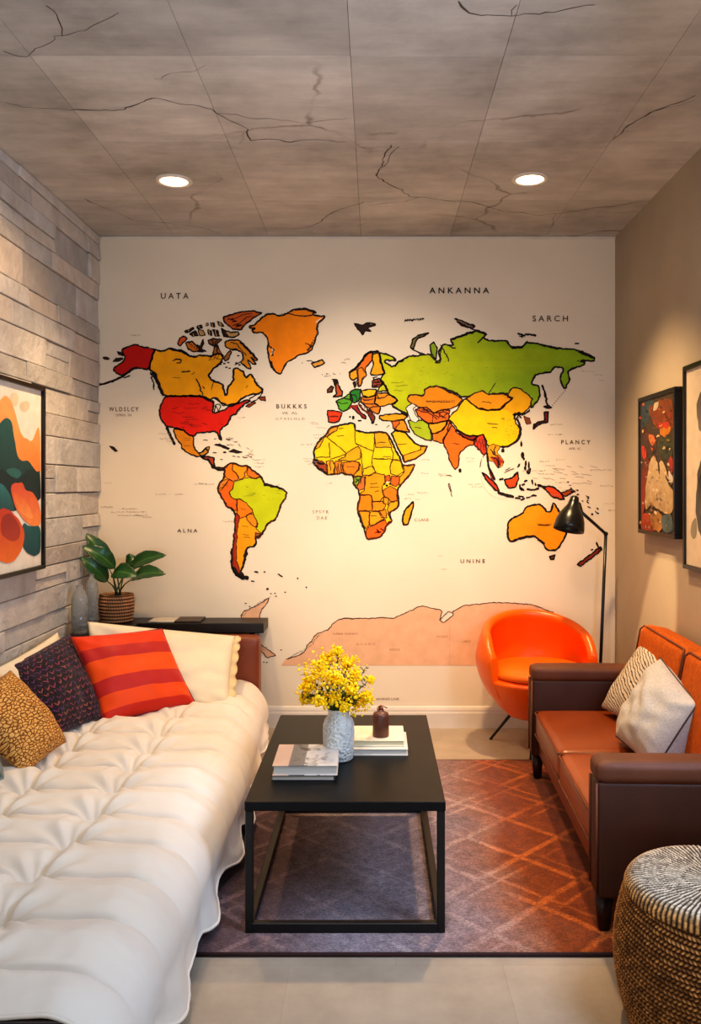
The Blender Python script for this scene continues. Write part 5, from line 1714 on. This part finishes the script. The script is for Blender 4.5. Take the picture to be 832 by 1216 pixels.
M_MUST = k.done(0.7, 0, 0.3)
pillow('cushion', 'mustard cushion embossed with brown maze lines nearest the camera', 'cushion', P(30, 921, 3.10), P(79, 881, 3.42), P(12, 796, 3.40), P(-52, 836, 3.04), 0.075, M_MUST, seed=15, bow=0.04)
M_TEAL = plain('teal_velvet', (34, 78, 82), 0.7, var=0.1, sheen=0.4)
pillow('cushion', 'teal cushion just showing at the left edge of the picture', 'cushion', P(-40, 952, 2.72), P(5, 925, 2.96), P(-34, 850, 2.98), P(-100, 860, 2.72), 0.06, M_TEAL, seed=18)

# ------------------------------------------------------------------ black console behind the bed
M_CONS = plain('console_black', (26, 23, 22), 0.45, var=0.12, bump=0.03)
SH = 0.640
t = thing('console', 'long black console shelf along the map wall behind the headboard', 'console table', (-1.1, 4.76, 0))
bm = bmesh.new()
rbox(bm, -1.575, -0.62, 4.66, 4.86, SH - 0.055, SH, 0.004, 2)
rbox(bm, -1.575, -1.315, 4.28, 4.66, SH - 0.055, SH, 0.004, 2)
obj('top', bm, M_CONS, t, False, world=True)
for x0, x1, y0, y1 in ((-1.57, -1.54, 4.30, 4.85), (-0.70, -0.67, 4.68, 4.85), (-1.35, -1.32, 4.30, 4.34)):
    bm = bmesh.new(); rbox(bm, x0, x1, y0, y1, 0, SH - 0.055, 0.002, 1)
    obj('side_panel', bm, M_CONS, t, False, world=True)

# glass bottles
k = NT('hammered_glass')
v = k.coord()
vo = k.n('ShaderNodeTexVoronoi'); vo.inputs['Scale'].default_value = 75
k.l(v, vo.inputs['Vector'])
k.base((226, 230, 230))
k.bump(vo.outputs['Distance'], 0.7, 0.006)
k.b.inputs['Transmission Weight'].default_value = 0.82
k.b.inputs['IOR'].default_value = 1.42
M_GLASS = k.done(0.08)
def glass_bottle(label, x, y, r, h):
    t = thing('glass_bottle', label, 'bottle', (x, y, SH + 0.001), 0, 'glass bottles on the console')
    bm = bmesh.new()
    out = [(0, 0), (r * 0.9, 0), (r, 0.012), (r, h * 0.62), (r * 0.93, h * 0.76), (r * 0.7, h * 0.87), (r * 0.42, h * 0.93), (r * 0.36, h * 0.97), (r * 0.42, h), (r * 0.3, h)]
    inn = [(r * 0.26, h * 0.97), (r * 0.32, h * 0.92), (r * 0.62, h * 0.85), (r * 0.85, h * 0.75), (r * 0.92, h * 0.6), (r * 0.92, 0.02), (0, 0.014)]
    lathe(bm, out + inn, 40, disp=lambda a, z, q: 0.0015 * noise.noise(Vector((math.cos(a) * 3, math.sin(a) * 3, z * 60))))
    obj('body', bm, M_GLASS, t)
glass_bottle('front hammered glass bottle on the black console by the stone wall', -1.525, 4.34, 0.042, 0.245)
glass_bottle('taller glass bottle between the front bottle and the potted plant', -1.535, 4.55, 0.036, 0.285)

# open magazine
M_PAPER = plain('magazine_paper', (198, 190, 178), 0.5, var=0.05)
M_DKP = plain('magazine_dark_page', (62, 48, 40), 0.5, var=0.2, vscale=20)
t = thing('magazine', 'thin open magazine lying flat on the black console', 'magazine', (-1.12, 4.75, SH + 0.0005), 0.0)
bm = bmesh.new(); rbox(bm, -0.145, 0.0, -0.075, 0.075, 0, 0.007, 0.002, 1)
obj('page', bm, M_PAPER, t, False)
bm = bmesh.new(); rbox(bm, 0.0, 0.145, -0.07, 0.08, 0, 0.010, 0.002, 1)
obj('page', bm, M_DKP, t, False, label='dark printed page')

# ------------------------------------------------------------------ potted plant
M_ROPE = colattr('rope_weave', 0.9, 30, 0.2, 0.3, 220, 0.003)
px_, py_ = -1.452, 4.72
t = thing('potted_plant', 'broad-leaved green plant in a woven rope pot on the black console', 'plant', (px_, py_, SH + 0.001))
bm = bmesh.new(); collayer(bm)
prof = []
nr = 150
for i in range(nr + 1):
    z = 0.005 + 0.148 * i / nr
    prof.append((0.083 + 0.010 * math.sin(PI * min(1, z / 0.15) * 0.8) + 0.0045 * abs(math.sin(z / 0.0185 * PI / 1.0)), z))
full = [(0, 0.004)] + prof + [(0.078, 0.153), (0.076, 0.13)]
lathe(bm, full, 140, disp=lambda a, z, r: 0.0012 * math.sin(a * 44 + (z // 0.0185) * 1.4) if r > 0.08 else 0)
lay = collayer(bm)
for f in bm.faces:
    for l in f.loops:
        z = l.vert.co.z
        q = abs(math.sin(z / 0.0185 * PI))
        a = math.atan2(l.vert.co.y, l.vert.co.x)
        tw = 0.5 + 0.5 * math.sin(a * 44 + (z // 0.0185) * 1.4)
        s = (0.35 + 0.65 * q) * (0.75 + 0.35 * tw)
        l[lay] = rgb((min(255, 214 * s), min(255, 156 * s), min(255, 108 * s)))
obj('pot', bm, M_ROPE, t)
M_SOIL = plain('potting_soil', (40, 28, 20), 0.95, var=0.3, vscale=60, bump=0.8, bscale=90)
bm = bmesh.new(); lathe(bm, [(0.078, 0.126), (0.04, 0.131), (0, 0.133)], 40)
obj('soil', bm, M_SOIL, t)
k = NT('plant_leaf')
v = k.coord('UV'); s = k.sep(v)
mid = k.math('ABSOLUTE', k.math('SUBTRACT', s[0], 0.5))
rib = k.ramp(mid, [(0.0, (98, 140, 70)), (0.03, (36, 84, 34)), (0.5, (24, 66, 30))])
n = k.noise(k.coord(), 14, 4)
k.base(k.mix(1.0, rib, k.ramp(n, [(0.3, (0.75, 0.75, 0.75, 1)), (0.7, (1.15, 1.15, 1.15, 1))]), 'MULTIPLY'))
M_LEAF = k.done(0.32, 0, 0.5)
M_STALK = plain('plant_stalk', (56, 84, 40), 0.5, var=0.15)
def leaf(base, tip, width, face, curl=0.03, fold=0.25, n=16):
    """broad pointed leaf from base to tip; face: direction its upper side looks"""
    bm = bmesh.new(); uvl = bm.loops.layers.uv.new('UVMap')
    base, tip = Vector(base), Vector(tip)
    d = tip - base
    L = d.length
    d.normalize()
    up = (Vector(face) - d * Vector(face).dot(d)).normalized()
    sd = d.cross(up).normalized()
    rows = []
    m = 8
    for i in range(n + 1):
        s = i / n
        w = width * (math.sin(PI * s ** 0.85) ** 0.75) * 0.5 if 0 < s < 1 else 0.0005
        c = base + d * L * s + up * curl * math.sin(PI * s)
        row = []
        for j in range(-m // 2, m // 2 + 1):
            q = j / (m / 2)
            row.append((bm.verts.new(c + sd * w * q + up * (abs(q) ** 1.4 * w * fold + 0.002 * math.sin(s * 26) * abs(q))), ((q + 1) / 2, s)))
        rows.append(row)
    for i in range(n):
        for j in range(m):
            q = (rows[i][j], rows[i][j + 1], rows[i + 1][j + 1], rows[i + 1][j])
            f = bm.faces.new([a[0] for a in q])
            for l, a in zip(f.loops, q):
                l[uvl].uv = a[1]
    return bm
root = Vector((px_, py_, SH + 0.13))
zx = lambda a, b, Y: P(a / 2.521, 600 + b / 2.521, Y)
for b0, t0, w, face in ((zx(328, 190, 4.70), zx(256, 84, 4.66), 0.098, (0.6, -1, 0.5)), (zx(345, 188, 4.66), zx(247, 122, 4.58), 0.102, (0.4, -1, 0.6)), (zx(322, 228, 4.64), zx(241, 155, 4.55), 0.094, (0.5, -1, 0.4)),
                        (zx(385, 192, 4.74), zx(498, 150, 4.70), 0.104, (-0.2, -0.9, 0.8)), (zx(392, 222, 4.62), zx(496, 207, 4.56), 0.104, (-0.1, -0.8, 0.9)), (zx(336, 205, 4.62), zx(412, 213, 4.55), 0.104, (0.0, -0.9, 0.7)),
                        (zx(378, 180, 4.78), zx(418, 162, 4.78), 0.08, (-0.3, -1, 0.5))):
    bm = bmesh.new()
    r0 = root + Vector((R.uniform(-0.02, 0.02), R.uniform(-0.02, 0.02), 0))
    m_ = r0.lerp(b0, 0.55) + Vector((0, 0, 0.02))
    tube(bm, [r0, r0.lerp(m_, 0.5) + Vector((0, 0, 0.008)), m_, m_.lerp(b0, 0.6), b0 + (t0 - b0) * 0.06], [0.0045, 0.004, 0.0036, 0.003, 0.002], 8)
    obj('stalk', bm, M_STALK, t, world=True)
    o = obj('leaf', leaf(b0, t0, w, face), M_LEAF, t, world=True)
    sm = o.modifiers.new('thick', 'SOLIDIFY'); sm.thickness = 0.0012

# ------------------------------------------------------------------ orange tub chair
k = NT('orange_leather')
v = k.coord()
k.base(k.ramp(k.noise(v, 3, 4), [(0.3, (242, 94, 4)), (0.7, (248, 108, 6))]))
k.bump(k.noise(v, 300, 3), 0.05, 0.001)
M_ORC = k.done(0.32, 0, 0.5)
M_ORS = plain('orange_seat', (246, 116, 8), 0.4, var=0.04, bump=0.05, bscale=300)
cx, cy = (636 - VX) * 0.00448, 4.48
t = thing('tub_chair', 'round orange tub armchair in the corner between the map wall and the sofa', 'armchair', (cx, cy, 0), math.radians(8))
bm = bmesh.new()
# shell: outer wall, rolled rim and inner wall swept round the back from arm to arm
TH = math.radians(116)
NA, NV = 72, 15
def outer_r(z):
    # egg profile of the chair body
    q = (z - 0.185) / (0.72 - 0.185)
    return 0.150 + 0.170 * math.sin(min(1, max(0, q * 1.7)) * PI / 2) ** 0.8 - 0.075 * max(0, q - 0.55) ** 1.5 * 3.2
loops = []
for a in range(NA + 1):
    th = -TH + 2 * TH * a / NA
    f_ = abs(th) / TH
    ztop = 0.712 - 0.14 * (f_ ** 2.0) - 0.05 * max(0, f_ - 0.85) / 0.15
    dirv = Vector((math.sin(th), math.cos(th), 0))
    sec = []
    tk = 0.052
    z0 = 0.30
    for i in range(NV + 1):
        z = z0 + (ztop - 0.03 - z0) * i / NV
        sec.append((outer_r(z), z))
    rt = outer_r(ztop - 0.03)
    for q in (30, 60, 90, 120, 150):
        aa = math.radians(q)
        sec.append((rt - tk / 2 + tk / 2 * math.cos(aa), ztop - 0.03 + 0.03 * math.sin(aa)))
    for i in range(NV + 1):
        z = ztop - 0.03 - (ztop - 0.03 - z0) * i / NV
        sec.append((outer_r(z) - tk, z))
    loops.append([bm.verts.new(dirv * r + Vector((0, 0, z))) for r, z in sec])
ns = len(loops[0])
for a in range(NA):
    for i in range(ns - 1):
        bm.faces.new((loops[a][i], loops[a + 1][i], loops[a + 1][i + 1], loops[a][i + 1]))
    bm.faces.new((loops[a][ns - 1], loops[a + 1][ns - 1], loops[a + 1][0], loops[a][0]))
# arm ends
for lp, s in ((loops[0], 1), (loops[-1], -1)):
    no, half = NV + 1, ns
    for i in range((ns - 1) // 2):
        j = ns - 1 - i
        if i + 1 < j - 1:
            bm.faces.new((lp[i], lp[i + 1], lp[j - 1], lp[j]))
        elif i + 1 == j - 1:
            bm.faces.new((lp[i], lp[i + 1], lp[j]))
bmesh.ops.recalc_face_normals(bm, faces=bm.faces[:])
o = obj('shell', bm, M_ORC, t); auto(o, 50)
bm = bmesh.new()
prof = [(0, 0.182), (0.10, 0.183), (0.150, 0.188)] + [(outer_r(0.185 + 0.205 * i / 14) - 0.0015, 0.192 + 0.198 * i / 14) for i in range(1, 15)] + [(0.27, 0.402), (0.2, 0.404), (0, 0.404)]
lathe(bm, prof, 72)
obj('bowl', bm, M_ORC, t)
bm = bmesh.new()
prof = [(0, 0.402), (0.235, 0.402), (0.258, 0.41), (0.262, 0.425), (0.255, 0.44), (0.235, 0.451), (0.19, 0.459), (0.1, 0.463), (0, 0.464)]
lathe(bm, prof, 72, Matrix.Translation((0, -0.028, 0)))
obj('seat_cushion', bm, M_ORS, t)
for x, y in ((-0.19, 0.20), (0.19, 0.20), (-0.085, -0.17), (0.20, -0.17)):
    bm = bmesh.new()
    d = Vector((x, y, 0))
    tube(bm, [d * 0.42 + Vector((0, 0, 0.205)), d * 1.0 + Vector((0, 0, 0.004))], [0.0095, 0.0065], 10)
    tube(bm, [d + Vector((0, 0, 0.0)), d + Vector((0, 0, 0.006))], 0.009, 10)
    obj('leg', bm, M_TFR, t)

# ------------------------------------------------------------------ floor lamp
k = NT('lamp_enamel')
k.base((14, 17, 19))
M_LAMP = k.done(0.3, 0, 0.5)
lx, ly = 1.238, 4.70
t = thing('floor_lamp', 'slim black reading lamp with an angled arm and bell shade in the right corner', 'floor lamp', (lx, ly, 0))
bm = bmesh.new()
lathe(bm, [(0, 0), (0.118, 0), (0.12, 0.004), (0.12, 0.014), (0.116, 0.018), (0.02, 0.02), (0.014, 0.03), (0, 0.03)], 40)
obj('base', bm, M_LAMP, t)
j1 = P(719, 634, 4.72)
j0 = Vector((lx, ly, 0.02))
bm = bmesh.new(); tube(bm, [j0, j0.lerp(j1, 0.5), j1], 0.009, 12)
obj('pole', bm, M_LAMP, t, world=True)
j2 = P(691, 609, 4.60)
sb = P(679, 596, 4.50)
bm = bmesh.new(); tube(bm, [j1, j2], 0.0085, 12)
bmesh.ops.create_uvsphere(bm, u_segments=16, v_segments=10, radius=0.013, matrix=Matrix.Translation(j1))
obj('arm', bm, M_LAMP, t, world=True)
# shade: bell hung from the arm, mouth down and slightly to the left
ax = (P(673.5, 634, 4.42) - P(682, 590, 4.46)).normalized()
apex = P(682.5, 589, 4.46)
bm = bmesh.new()
tube(bm, [j2, P(688, 598, 4.55), apex + ax * 0.03], 0.007, 10)
obj('joint', bm, M_LAMP, t, world=True)
Mx = axisM(apex, ax)
bm = bmesh.new()
out = [(0, 0), (0.014, 0.001), (0.022, 0.008), (0.026, 0.03), (0.032, 0.052), (0.048, 0.078), (0.064, 0.105), (0.074, 0.135), (0.079, 0.165), (0.081, 0.188)]
inn = [(0.079, 0.188), (0.076, 0.163), (0.071, 0.135), (0.061, 0.107), (0.045, 0.081), (0.029, 0.056), (0, 0.05)]
lathe(bm, out + inn, 48, Mx)
obj('shade', bm, M_LAMP, t, world=True)
M_BULB = plain('lamp_bulb', (236, 226, 204), 0.3, var=0.01)
bm = bmesh.new()
lathe(bm, [(0, 0.055), (0.013, 0.056), (0.014, 0.08), (0.026, 0.1), (0.03, 0.12), (0.024, 0.14), (0, 0.15)], 24, Mx)
obj('bulb', bm, M_BULB, t, world=True)

# ------------------------------------------------------------------ sofa (built lengthwise along its own y axis, front at x = 0)
k = NT('cognac_leather')
v = k.coord()
k.base(k.ramp(k.noise(v, 2.6, 6), [(0.3, (122, 56, 20)), (0.7, (150, 72, 26))]))
vo = k.n('ShaderNodeTexVoronoi'); vo.inputs['Scale'].default_value = 240
k.l(v, vo.inputs['Vector'])
k.bump(k.math('ADD', k.math('MULTIPLY', vo.outputs['Distance'], 0.5), k.noise(v, 8, 4)), 0.18, 0.003)
M_COG = k.done(0.32, 0, 0.5)
k = NT('rust_wool')
v = k.coord()
k.base(k.ramp(k.noise(v, 60, 5), [(0.3, (164, 76, 14)), (0.7, (196, 98, 22))]))
k.bump(k.noise(v, 260, 4), 0.4, 0.003)
M_BACK = k.done(0.8, 0, 0.2)
M_PIPE = plain('sofa_piping', (104, 52, 24), 0.5, var=0.1)
SL, SD = 1.47, 0.63
t = thing('sofa', 'two seat cognac leather sofa with brown arms painted darker on their shaded sides along the right wall', 'sofa', (0.681, 2.59, RUG), math.radians(-2.26))
zf = -RUG
bm = bmesh.new(); rbox(bm, 0.03, SD, 0.09, SL - 0.09, 0.12, 0.215, 0.008, 2)
obj('frame', bm, M_LEATH, t)
for y in (0.0, SL - 0.105):
    bm = bmesh.new()
    rbox(bm, 0.0, SD, y, y + 0.105, 0.115, 0.475, 0.012, 3)
    arm = obj('arm', bm, M_ARM, t)
    bm = bmesh.new()
    puffbox(bm, -0.003, SD - 0.02, y - 0.005, y + 0.110, 0.468, 0.537, 0.024, 14, (0, 0.003, 0.005))
    obj('arm_pad', bm, M_PAD, arm)
    bm = bmesh.new()
    for q in (y + 0.004, y + 0.101):
        tube(bm, [(-0.001, q, 0.125), (-0.001, q, 0.47)], 0.004, 8)
    obj('edge_piping', bm, M_PIPE, arm)
half = (SL - 0.21) / 2
for i in range(2):
    y0 = 0.107 + i * half
    y1 = y0 + half - 0.004
    bm = bmesh.new()
    puffbox(bm, 0.012, 0.47, y0, y1, 0.213, 0.337, 0.026, 18, (0.006, 0.0, 0.014), 0.0015, i)
    sc = obj('seat_cushion', bm, M_COG, t)
    bm = bmesh.new()
    for z in (0.229, 0.327):
        tube(bm, [(0.018, y0 + 0.006, z), (0.010, y0 + 0.02, z), (0.009, (y0 + y1) / 2, z + 0.002), (0.010, y1 - 0.02, z), (0.018, y1 - 0.006, z)], 0.0042, 8)
    tube(bm, [(0.018, y1 - 0.004, 0.329), (0.2, y1 - 0.002, 0.333), (0.4, y1 - 0.002, 0.333)], 0.004, 8)
    tube(bm, [(0.018, y0 + 0.004, 0.329), (0.2, y0 + 0.002, 0.333), (0.4, y0 + 0.002, 0.333)], 0.004, 8)
    obj('piping', bm, M_PIPE, sc)
# leaning back
bm = bmesh.new()
rbox(bm, 0.53, SD, 0.09, SL - 0.09, 0.20, 0.66, 0.02, 3)
o = obj('back_frame', bm, M_BACK, t)
for i in range(2):
    y0 = 0.107 + i * half
    y1 = y0 + half - 0.004
    bm = bmesh.new()
    puffbox(bm, -0.07, 0.07, y0, y1, 0.0, 0.42, 0.04, 18, (0.014, 0, 0.006), 0.002, 4 + i)
    bm.transform(Matrix.Translation((0.49, 0, 0.325)) @ Matrix.Rotation(math.radians(11), 4, 'Y'))
    bc = obj('back_cushion', bm, M_BACK, t)
    bm = bmesh.new()
    Mb = Matrix.Translation((0.49, 0, 0.325)) @ Matrix.Rotation(math.radians(11), 4, 'Y')
    tube(bm, [Mb @ Vector(p) for p in ((-0.066, y0 + 0.012, 0.02), (-0.068, y0 + 0.008, 0.39), (-0.06, y0 + 0.03, 0.412), (-0.058, y1 - 0.03, 0.412), (-0.068, y1 - 0.008, 0.39), (-0.066, y1 - 0.012, 0.02))], 0.0042, 8)
    obj('piping', bm, M_PIPE, bc)
for x in (0.03, SD - 0.035):
    for y in (0.05, SL - 0.055):
        bm = bmesh.new()
        g = rbox(bm, x - 0.027, x + 0.027, y - 0.027, y + 0.027, 0.0, 0.122, 0)
        for v in bm.verts:
            s = 1.0 if v.co.z > 0.06 else 0.62
            v.co.x = x + (v.co.x - x) * s
            v.co.y = y + (v.co.y - y) * s
        bmesh.ops.bevel(bm, geom=bm.edges[:], offset=0.004, segments=2, affect='EDGES')
        obj('leg', bm, M_WOOD, t)

# sofa cushions
k = NT('zebra_linen')
v = k.coord('UV', (1, 1, 1), (0, 0, 0.5))
w = k.n('ShaderNodeTexWave', wave_type='BANDS', bands_direction='Y')
w.inputs['Scale'].default_value = 7.5; w.inputs['Distortion'].default_value = 5.0; w.inputs['Detail'].default_value = 2.5; w.inputs['Detail Scale'].default_value = 1.3
k.l(v, w.inputs['Vector'])
e = k.ramp(w.outputs['Fac'], [(0.12, (74, 60, 52)), (0.30, (208, 194, 174))])
k.base(e)
k.bump(k.noise(k.coord(), 300, 3), 0.2, 0.002)
M_ZEB = k.done(0.85, 0, 0.2)
pillow('cushion', 'cream cushion with thin dark zebra stripes at the far end of the sofa', 'cushion', P(714, 840, 3.84), P(772, 878, 3.42), P(800, 782, 3.52), P(765, 764, 3.90), 0.07, M_ZEB, seed=21, bow=0.04)
k = NT('grey_linen')
v = k.coord()
n1 = k.noise(k.coord(scale=(1, 1, 3)), 120, 4, 0.7)
k.base(k.ramp(n1, [(0.3, (166, 160, 150)), (0.7, (206, 199, 188))]))
k.bump(n1, 0.3, 0.003)
M_GREY = k.done(0.9, 0, 0.2, 0, 0.2)
M_CORD = plain('dark_cord', (74, 64, 57), 0.8)
pillow('cushion', 'plump grey linen cushion with a dark seam in front of the zebra cushion', 'cushion', P(731, 874, 3.42), P(777, 915, 3.06), P(828, 836, 3.05), P(784, 781, 3.44), 0.10, M_GREY, (M_CORD, 0.0035), seed=25, bow=0.02, plump=0.5, wr=0.012, back=2.1)

# ------------------------------------------------------------------ woven pouf
M_POUF = colattr('seagrass_weave', 0.9, 40, 0.25, 0.25, 260, 0.003)
t = thing('pouf', 'round woven seagrass pouf in the near right corner beside the sofa', 'pouf', (0.893, 2.19, 0.0))
PH = 0.372
bm = bmesh.new(); collayer(bm)
SEG, NR = 760, 250
def body_r(z):
    q = z / PH
    return 0.205 + 0.052 * math.sin(PI * min(1, (q * 0.86 + 0.09))) ** 0.8
rowh = 0.0118
info = {}
rings = []
zz = [0.002 + (PH - 0.035 - 0.002) * i / NR for i in range(NR + 1)]
for z in zz:
    ring = []
    for k_ in range(SEG):
        a = 2 * PI * k_ / SEG
        # the strands climb slowly round the pouf, each row twisted the other way
        zq = z / rowh + a / (2 * PI) * 9 + 0.35 * noise.noise(Vector((math.cos(a) * 2.2, math.sin(a) * 2.2, z * 9)))
        row = math.floor(zq)
        fz = zq - row
        rope = math.sin(PI * fz) ** 0.6
        sgn = 1 if row % 2 else -1
        tw = 0.5 + 0.5 * math.sin(a * 140 + sgn * fz * 4.5 + row * 2.4)
        ln = noise.noise(Vector((math.cos(a) * 14, math.sin(a) * 14, row * 3.1)))
        d = 0.007 * rope + 0.0034 * tw * rope + 0.0022 * ln
        r = body_r(z) + d
        v = bm.verts.new((r * math.cos(a), r * math.sin(a), z))
        sh = (0.05 + 0.95 * rope ** 1.4) * (0.3 + 0.7 * tw) * (0.86 + 0.5 * ln)
        info[v] = sh
        ring.append(v)
    rings.append(ring)
lay = collayer(bm)
c0, c1 = Vector((58, 32, 14)), Vector((250, 178, 100))
for a, b in zip(rings, rings[1:]):
    for k_ in range(SEG):
        f = bm.faces.new((a[k_], a[(k_ + 1) % SEG], b[(k_ + 1) % SEG], b[k_]))
        for l in f.loops:
            q = c0.lerp(c1, min(1, max(0, info[l.vert])))
            l[lay] = rgb(q)
cap = bm.faces.new(rings[0][::-1])
paint(bm, [cap], (40, 24, 14))
obj('side', bm, M_POUF, t)
bm = bmesh.new(); collayer(bm)
info = {}
NRr = 74
R0 = body_r(PH - 0.035) + 0.006
rings = []
for i in range(NRr + 1):
    s = i / NRr
    # shoulder then flat top
    if s < 0.3:
        aa = s / 0.3 * PI / 2
        r, z = R0 - 0.035 + 0.035 * math.cos(aa), PH - 0.036 + 0.036 * math.sin(aa)
    else:
        q = (s - 0.3) / 0.7
        r, z = (R0 - 0.035) * (1 - q), PH - 0.006 * q
    ring = []
    if r < 1e-4:
        v = bm.verts.new((0, 0, z)); info[v] = 0.2
        rings.append([v]); continue
    for k_ in range(SEG):
        a = 2 * PI * k_ / SEG
        arcl = i
        band = math.floor(i / 2.6)
        fb = i / 2.6 - band
        nsp = 104 if r > 0.15 else 74 if r > 0.09 else (40 if r > 0.045 else 20)
        sp = 0.5 + 0.5 * math.sin(a * nsp + band * 0.3 + 0.9 * noise.noise(Vector((math.cos(a) * 3, math.sin(a) * 3, band))))
        bulge = math.sin(PI * fb) ** 0.6
        d = 0.0042 * sp ** 0.6 * (0.4 + 0.6 * bulge)
        ln = noise.noise(Vector((math.cos(a) * 11, math.sin(a) * 11, band * 2.7)))
        v = bm.verts.new((r * math.cos(a) + (d * math.cos(a) if s < 0.3 else 0), r * math.sin(a) + (d * math.sin(a) if s < 0.3 else 0), z + d))
        info[v] = (0.02 + 1.0 * min(1, sp * 1.5) ** 1.3) * (0.8 + 0.2 * bulge) * (0.9 + 0.5 * ln)
        ring.append(v)
    rings.append(ring)
lay = collayer(bm)
c0, c1 = Vector((58, 42, 30)), Vector((240, 222, 194))
cs = Vector((244, 178, 104))
for ii, (a, b) in enumerate(zip(rings, rings[1:])):
    for k_ in range(SEG):
        k2 = (k_ + 1) % SEG
        f = bm.faces.new((a[k_], a[k2], b[0]) if len(b) == 1 else (a[k_], a[k2], b[k2], b[k_]))
        s = ii / NRr
        top = cs.lerp(c1, min(1, max(0, (s - 0.10) / 0.16)))
        for l in f.loops:
            l[lay] = rgb(c0.lerp(top, min(1, max(0, info[l.vert]))))
obj('top', bm, M_POUF, t)

# ------------------------------------------------------------------ camera
cam = bpy.data.cameras.new('camera')
co = bpy.data.objects.new('camera', cam)
C.objects.link(co)
co.location = (0, 0, H)
co.rotation_euler = (PI / 2, 0, 0)
cam.sensor_fit = 'HORIZONTAL'
cam.sensor_width = 36.0
cam.lens = 36.0 * F / 832.0
cam.shift_x = (416 - VX) / 832.0
cam.shift_y = -(608 - VY) / 832.0
cam.clip_start = 0.02
bpy.context.scene.camera = co

# ------------------------------------------------------------------ light
def spot(name, loc, target, power, color, angle, blend=0.6, size=0.05):
    l = bpy.data.lights.new(name, 'SPOT')
    l.energy = power
    l.color = [lin(c) for c in color]
    l.spot_size = math.radians(angle)
    l.spot_blend = blend
    l.shadow_soft_size = size
    o = bpy.data.objects.new(name, l)
    C.objects.link(o)
    o.location = loc
    o.rotation_euler = (Vector(target) - Vector(loc)).to_track_quat('-Z', 'Y').to_euler()
    return o
def area(name, loc, target, power, color, sx, sy):
    l = bpy.data.lights.new(name, 'AREA')
    l.shape = 'RECTANGLE'
    l.size, l.size_y = sx, sy
    l.energy = power
    l.color = [lin(c) for c in color]
    o = bpy.data.objects.new(name, l)
    C.objects.link(o)
    o.location = loc
    o.rotation_euler = (Vector(target) - Vector(loc)).to_track_quat('-Z', 'Y').to_euler()
    return o
WARM = (255, 222, 176)
spot('downlight_lamp_left', (D1.x, D1.y, CEIL - 0.03), (D1.x - 0.05, D1.y + 0.1, 0), 95, (255, 216, 164), 96, 0.8)
spot('downlight_lamp_right', (D2.x, D2.y, CEIL - 0.03), (D2.x + 0.05, D2.y + 0.05, 0), 175, (255, 212, 156), 96, 0.8)
# unseen ceiling spots, no fixtures modelled
spot('track_spot_map', (-0.05, 2.2, CEIL - 0.05), (-0.02, WALL_Y, 1.42), 265, (255, 236, 213), 47, 1.0, 0.08)
spot('track_spot_bed', (-0.6, 1.9, CEIL - 0.05), (-1.0, 3.0, 0.3), 36, (255, 246, 236), 80, 0.9, 0.05)
spot('track_spot_sofa', (0.1, 2.4, CEIL - 0.05), (1.0, 3.55, 0.3), 85, (255, 206, 150), 62, 0.8, 0.05)
spot('added_fill_rug', (0.1, 2.2, CEIL - 0.05), (0.05, 3.1, 0.0), 75, (236, 238, 255), 44, 0.8, 0.05)  # fill added to brighten the rug around the table
spot('track_spot_corner', (0.55, 3.3, CEIL - 0.05), (1.386, 4.2, 0.55), 330, (255, 220, 168), 13, 0.35, 0.02)
spot('added_wash_stone', (-0.95, 3.0, CEIL - 0.05), (-1.6, 3.75, 1.95), 42, (255, 210, 160), 62, 0.9, 0.04)  # extra lamp added for the warm scallop on the stone wall
# daylight from an unseen window on the right
area('window_daylight', (1.36, 1.75, 1.55), (-0.8, 2.45, 0.2), 56, (190, 218, 255), 0.9, 1.1)
o = area('ceiling_fill', (-0.1, -0.7, 0.9), (0.0, 1.3, 2.84), 34, (244, 246, 250), 2.2, 1.2)  # unseen fill added behind the camera, aimed up to brighten the ceiling
o.data.spread = math.radians(145)
wd = bpy.data.worlds.new('world')
wd.use_nodes = True
wd.node_tree.nodes['Background'].inputs[0].default_value = (0.9, 0.93, 1.0, 1)
wd.node_tree.nodes['Background'].inputs[1].default_value = 0.06
bpy.context.scene.world = wd
sc = bpy.context.scene
sc.view_settings.view_transform = 'Standard'
try:
    sc.view_settings.look = 'Medium High Contrast'
except TypeError as e:
    print('LOOK', e)
sc.view_settings.exposure = 0.06
